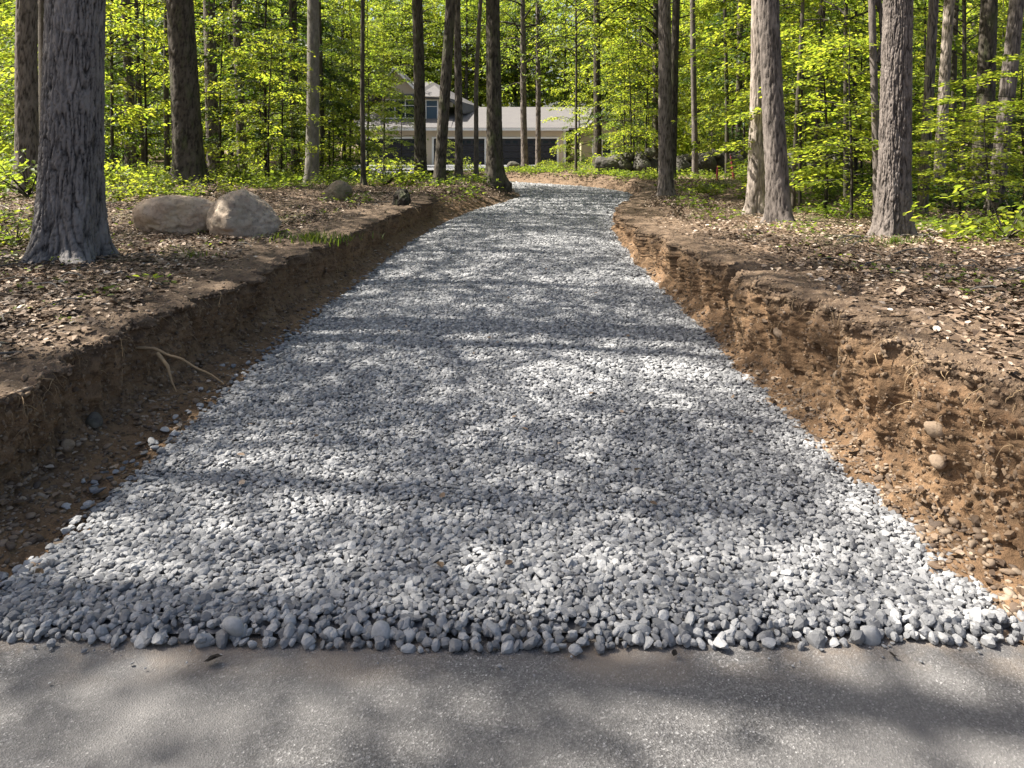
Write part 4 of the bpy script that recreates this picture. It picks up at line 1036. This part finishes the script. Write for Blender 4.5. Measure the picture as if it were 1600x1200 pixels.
# red stakes by the stone wall
for (px, pb, pt, d, lean, lab) in ((1120, 302, 283, 24.5, .02, 'short red painted stake, leftmost of the three by the stone wall'), (1136, 286, 263, 27, -.02, 'thin red painted stake, middle one of the three by the stone wall'), (1147, 296, 262, 25.5, -.07, 'tallest red painted stake, right one of the three by the stone wall')):
    X = (px - VPX) * d / F_PX; z0 = gz(X, d); h = (pb - pt) * d / F_PX + .15
    sb_ = Bag(); t = np.linspace(0, 1, 5); sb_.add(*tube(np.stack([lean * t * 2 * h, 0 * t, h * t - .05], -1), np.array([.04, .04, .036, .03, .006]), 6))
    tag(link('marker_stake', sb_.mesh('marker_stake'), MAT['stake'], loc=(X, d, z0)), lab, 'stake')
# dark scraps on the road
for (px, py, L, a, lab) in ((318, 1041, .06, .25, 'dark curled leaf lying on the asphalt'), (1052, 1032, .03, 1.1, 'small dark pebble like scrap on the asphalt by the gravel'), (1400, 1035, .03, 2.0, 'tiny twig scrap on the asphalt toward the right')):
    d = EYE * F_PX / (py - VPY); X = (px - VPX) * d / F_PX
    V, F_ = leaves(np.array([[0, 0, .0], [.01, .0, .004]]), np.array([[math.cos(a), math.sin(a), .25], [math.cos(a + .5), math.sin(a + .5), .1]]), np.array([[.3, .2, 1], [.0, .5, 1.]]), np.array([L, L * .6]))
    tag(link('fallen_leaf', mesh_np('fallen_leaf', V, [F_]), MAT['bark_dark'], loc=(X, d, .014)), lab, 'leaf')

# ------------------------------------------------------------------ the house
K = 60 / F_PX
def hx(px): return (px - VPX) * K
def hz(py): return EYE - (py - VPY) * K
H_ = tag(link('house', None, loc=(0, 60, -.15)), 'beige house with dark triple garage and grey shingle roofs beyond the trees', 'house')
def part(name, bag_, m, parent=H_, smooth=False):
    return link(name, bag_.mesh(name, smooth), MAT[m], parent)
# house-local coordinates: y=0 is the garage front, z=0 its floor
doors = [(hx(575), hx(652)), (hx(678), hx(757)), (hx(776), hx(870))]; dt = 2.07; x0, x1 = hx(566), hx(880); ev = 2.85
w = Bag()
xs = [x0] + [v for d_ in doors for v in d_] + [x1]
for a in range(0, len(xs), 2): w.box(xs[a], xs[a + 1], 0, .3, -.2, dt)
w.box(x0, x1, 0.002, .3, dt, ev); w.box(x0, x0 + .3, .3, 9, -.2, ev); w.box(x1 - .3, x1, .3, 9, -.2, ev); w.box(x0 + .3, x1 - .3, 8.7, 9, -.2, ev)
part('wall', w, 'siding')
for (a, b) in doors:
    f = Bag(); f.box(a - .16, a, -.05, .26, -.1, dt); f.box(b, b + .16, -.05, .26, -.1, dt); f.box(a - .16, b + .16, -.05, .26, dt, dt + .14)
    fr = part('door_frame', f, 'trim')
    d_ = Bag(); nrow = 4; hh = dt / nrow
    for r in range(nrow): d_.box(a, b, .12 + .0 * r, .2, r * hh + (.012 if r else 0), (r + 1) * hh - .012)
    npan = 8
    for r in range(nrow - 1):
        for c in range(npan):
            xa = a + (b - a) * (c + .1) / npan; xb = a + (b - a) * (c + .9) / npan
            d_.box(xa, xb, .10, .12, r * hh + .08, (r + 1) * hh - .08)
    dr = part('garage_door', d_, 'door')
    for c in range(npan):
        xa = a + (b - a) * (c + .18) / npan; xb = a + (b - a) * (c + .82) / npan
        p_ = Bag(); p_.box(xa, xb, .095, .118, dt - hh + .14, dt - .16); link('door_window', p_.mesh('door_window'), MAT['glass'], dr)
f = Bag(); f.box(x0 - .5, x1 + .4, -.62, -.56, ev - .16, ev + .03); part('fascia', f, 'trim')
def roof_slab(name, polys, t=.14, m='roof'):
    r = Bag()
    for p in polys: r.slab(p, t)
    return part(name, r, m)
rz = 4.75; yr = 4.6
roof_slab('roof', [[(x0 - .5, -.6, ev + .06), (x1 + 1.6, -.6, ev + .06), (6.1, yr, rz), (x0 - .5, yr, rz)], [(x1 + 1.6, -.6, ev + .06), (8.2, 9.5, ev), (6.1, yr, rz)], [(8.2, 9.5, ev), (x0 - .5, 9.5, ev), (x0 - .5, yr, rz), (6.1, yr, rz)]])
# two-storey part on the left
ua, ub = hx(592), hx(694); uz0 = 3.2; uz1 = 5.45
w = Bag(); w.box(ua, ub, 1.4, 1.7, 2.9, uz1); w.box(ua, ua + .3, 1.7, 8, 2.9, uz1); w.box(ub - .3, ub, 1.7, 8, 2.9, uz1); w.box(ua + .3, ub - .3, 7.7, 8, 2.9, uz1)
gp = hx(613); gh = 2.25
n_ = w.n; w.add([(ua, 1.45, uz1), (gp + gh + .2, 1.45, uz1), (gp, 1.45, 7.5), (ua, 1.65, uz1), (gp + gh + .2, 1.65, uz1), (gp, 1.65, 7.5)], [[0, 1, 2], [5, 4, 3]])
part('upper_wall', w, 'siding')
roof_slab('upper_roof', [[(gp, .9, 7.75), (gp, 6.5, 7.75), (gp - 2.1, 6.5, 5.2), (gp - 2.1, .9, 5.2)], [(gp, 6.5, 7.75), (gp, .9, 7.75), (gp + 1.5, .9, 6.2), (gp + 1.5, 6.5, 6.2)]])
roof_slab('hip_roof', [[(hx(640), 1.0, 5.5), (hx(700), 1.0, 5.3), (hx(748), 5.0, 4.7), (hx(665), 5.0, 6.9)], [(hx(700), 1.0, 5.3), (hx(722), 2.0, 4.2), (hx(752), 5.2, 4.6)], [(hx(592), 1.0, 5.5), (hx(640), 1.0, 5.5), (hx(665), 5.0, 6.9), (hx(592), 5.0, 6.9)]])
f = Bag()
for (p, q) in (((gp, 7.8), (gp - 2.15, 5.2)), ((gp, 7.8), (gp + 1.55, 6.2))):
    f.slab([(p[0], .82, p[1]), (q[0], .82, q[1]), (q[0], .9, q[1]), (p[0], .9, p[1])], .22)
part('gable_trim', f, 'trim')
def window(a, b, z0_, z1_, y, nm, m='glass'):
    f = Bag(); t = .1
    f.box(a - t, a, y - .1, y + .02, z0_ - t, z1_ + t); f.box(b, b + t, y - .1, y + .02, z0_ - t, z1_ + t); f.box(a, b, y - .1, y + .02, z1_, z1_ + t); f.box(a, b, y - .1, y + .02, z0_ - t, z0_)
    for k in range(1, nm): xx = a + (b - a) * k / nm; f.box(xx - .04, xx + .04, y - .08, y + .02, z0_, z1_)
    f.box(a, b, y - .07, y + .01, z0_ + (z1_ - z0_) * .68, z0_ + (z1_ - z0_) * .68 + .05)
    wf = part('window', f, 'trim'); p_ = Bag(); p_.box(a, b, y - .04, y - .01, z0_, z1_); link('pane', p_.mesh('pane'), MAT[m], wf)
window(hx(596), hx(646), 3.75, 5.15, 1.4, 3); window(hx(663), hx(680), 3.6, 5.1, 1.4, 1, 'blueglass')
roof_slab('lower_roof', [[(x0 - .45, -.55, ev + .10), (hx(706), -.55, ev + .10), (hx(706), 1.45, 3.72), (x0 - .45, 1.45, 3.72)]], .1)
# right wing with a gable toward the drive
wa, wb = 4.5, 7.6; wy = -2.6; w = Bag(); w.box(wa, wb, wy, wy + .25, -.2, 2.35); w.box(wa, wa + .25, wy + .25, 4, -.2, 2.35); w.box(wb - .25, wb, wy + .25, 4, -.2, 2.35)
w.add([(wa, wy + .02, 2.35), (wb, wy + .02, 2.35), ((wa + wb) / 2, wy + .02, 3.75), (wa, wy + .22, 2.35), (wb, wy + .22, 2.35), ((wa + wb) / 2, wy + .22, 3.75)], [[0, 1, 2], [5, 4, 3]])
part('wing_wall', w, 'leaf_shade_wall')
mx_ = (wa + wb) / 2
roof_slab('wing_roof', [[(mx_, wy - .4, 3.98), (mx_, 4.2, 3.98), (wa - .35, 4.2, 2.3), (wa - .35, wy - .4, 2.3)], [(mx_, 4.2, 3.98), (mx_, wy - .4, 3.98), (wb + .35, wy - .4, 2.3), (wb + .35, 4.2, 2.3)]])
window(5.4, 6.7, .7, 1.9, wy, 2)
f = Bag(); f.box(x1 + .02, x1 + .2, -.1, .1, -.15, ev - .1); part('downspout', f, 'trim')

# ------------------------------------------------------------------ light, sky, camera
w_ = bpy.data.worlds.new('World'); sc.world = w_; w_.use_nodes = True
sun_dir = Vector((-.985 * math.cos(math.radians(52)), .14 * math.cos(math.radians(52)), math.sin(math.radians(52)))).normalized()
sk = w_.node_tree.nodes.new('ShaderNodeTexSky'); sk.sky_type = 'NISHITA'; sk.sun_disc = False; sk.ozone_density = .6; sk.dust_density = 4.5
sk.sun_elevation = math.asin(sun_dir.z); sk.sun_rotation = math.atan2(sun_dir.x, sun_dir.y)
bgn = w_.node_tree.nodes['Background']; bgn.inputs['Strength'].default_value = .068
w_.node_tree.links.new(sk.outputs[0], bgn.inputs['Color'])
sl = bpy.data.lights.new('sun', 'SUN'); sl.energy = 5.0; sl.angle = math.radians(.5); sl.color = (1, .94, .84)
so = bpy.data.objects.new('sun', sl); COL.objects.link(so); so.rotation_euler = (-sun_dir).to_track_quat('-Z', 'Y').to_euler()
cam = bpy.data.cameras.new('camera'); co = bpy.data.objects.new('camera', cam); COL.objects.link(co)
co.location = (0, 0, EYE); co.rotation_euler = (math.radians(90), 0, 0)
cam.sensor_width = 36; cam.lens = F_PX / 1600 * 36
cam.shift_x = -(VPX - 800) / 1600; cam.shift_y = -(600 - VPY) / 1600
cam.clip_end = 3000; sc.camera = co
sc.render.engine = 'CYCLES'
sc.cycles.use_denoising = True
sc.cycles.max_bounces = 7; sc.cycles.diffuse_bounces = 4; sc.cycles.transmission_bounces = 5; sc.cycles.glossy_bounces = 2
sc.cycles.sample_clamp_indirect = 6
sc.view_settings.view_transform = 'Standard'; sc.view_settings.look = 'None'; sc.view_settings.exposure = 1.72; sc.view_settings.gamma = 1
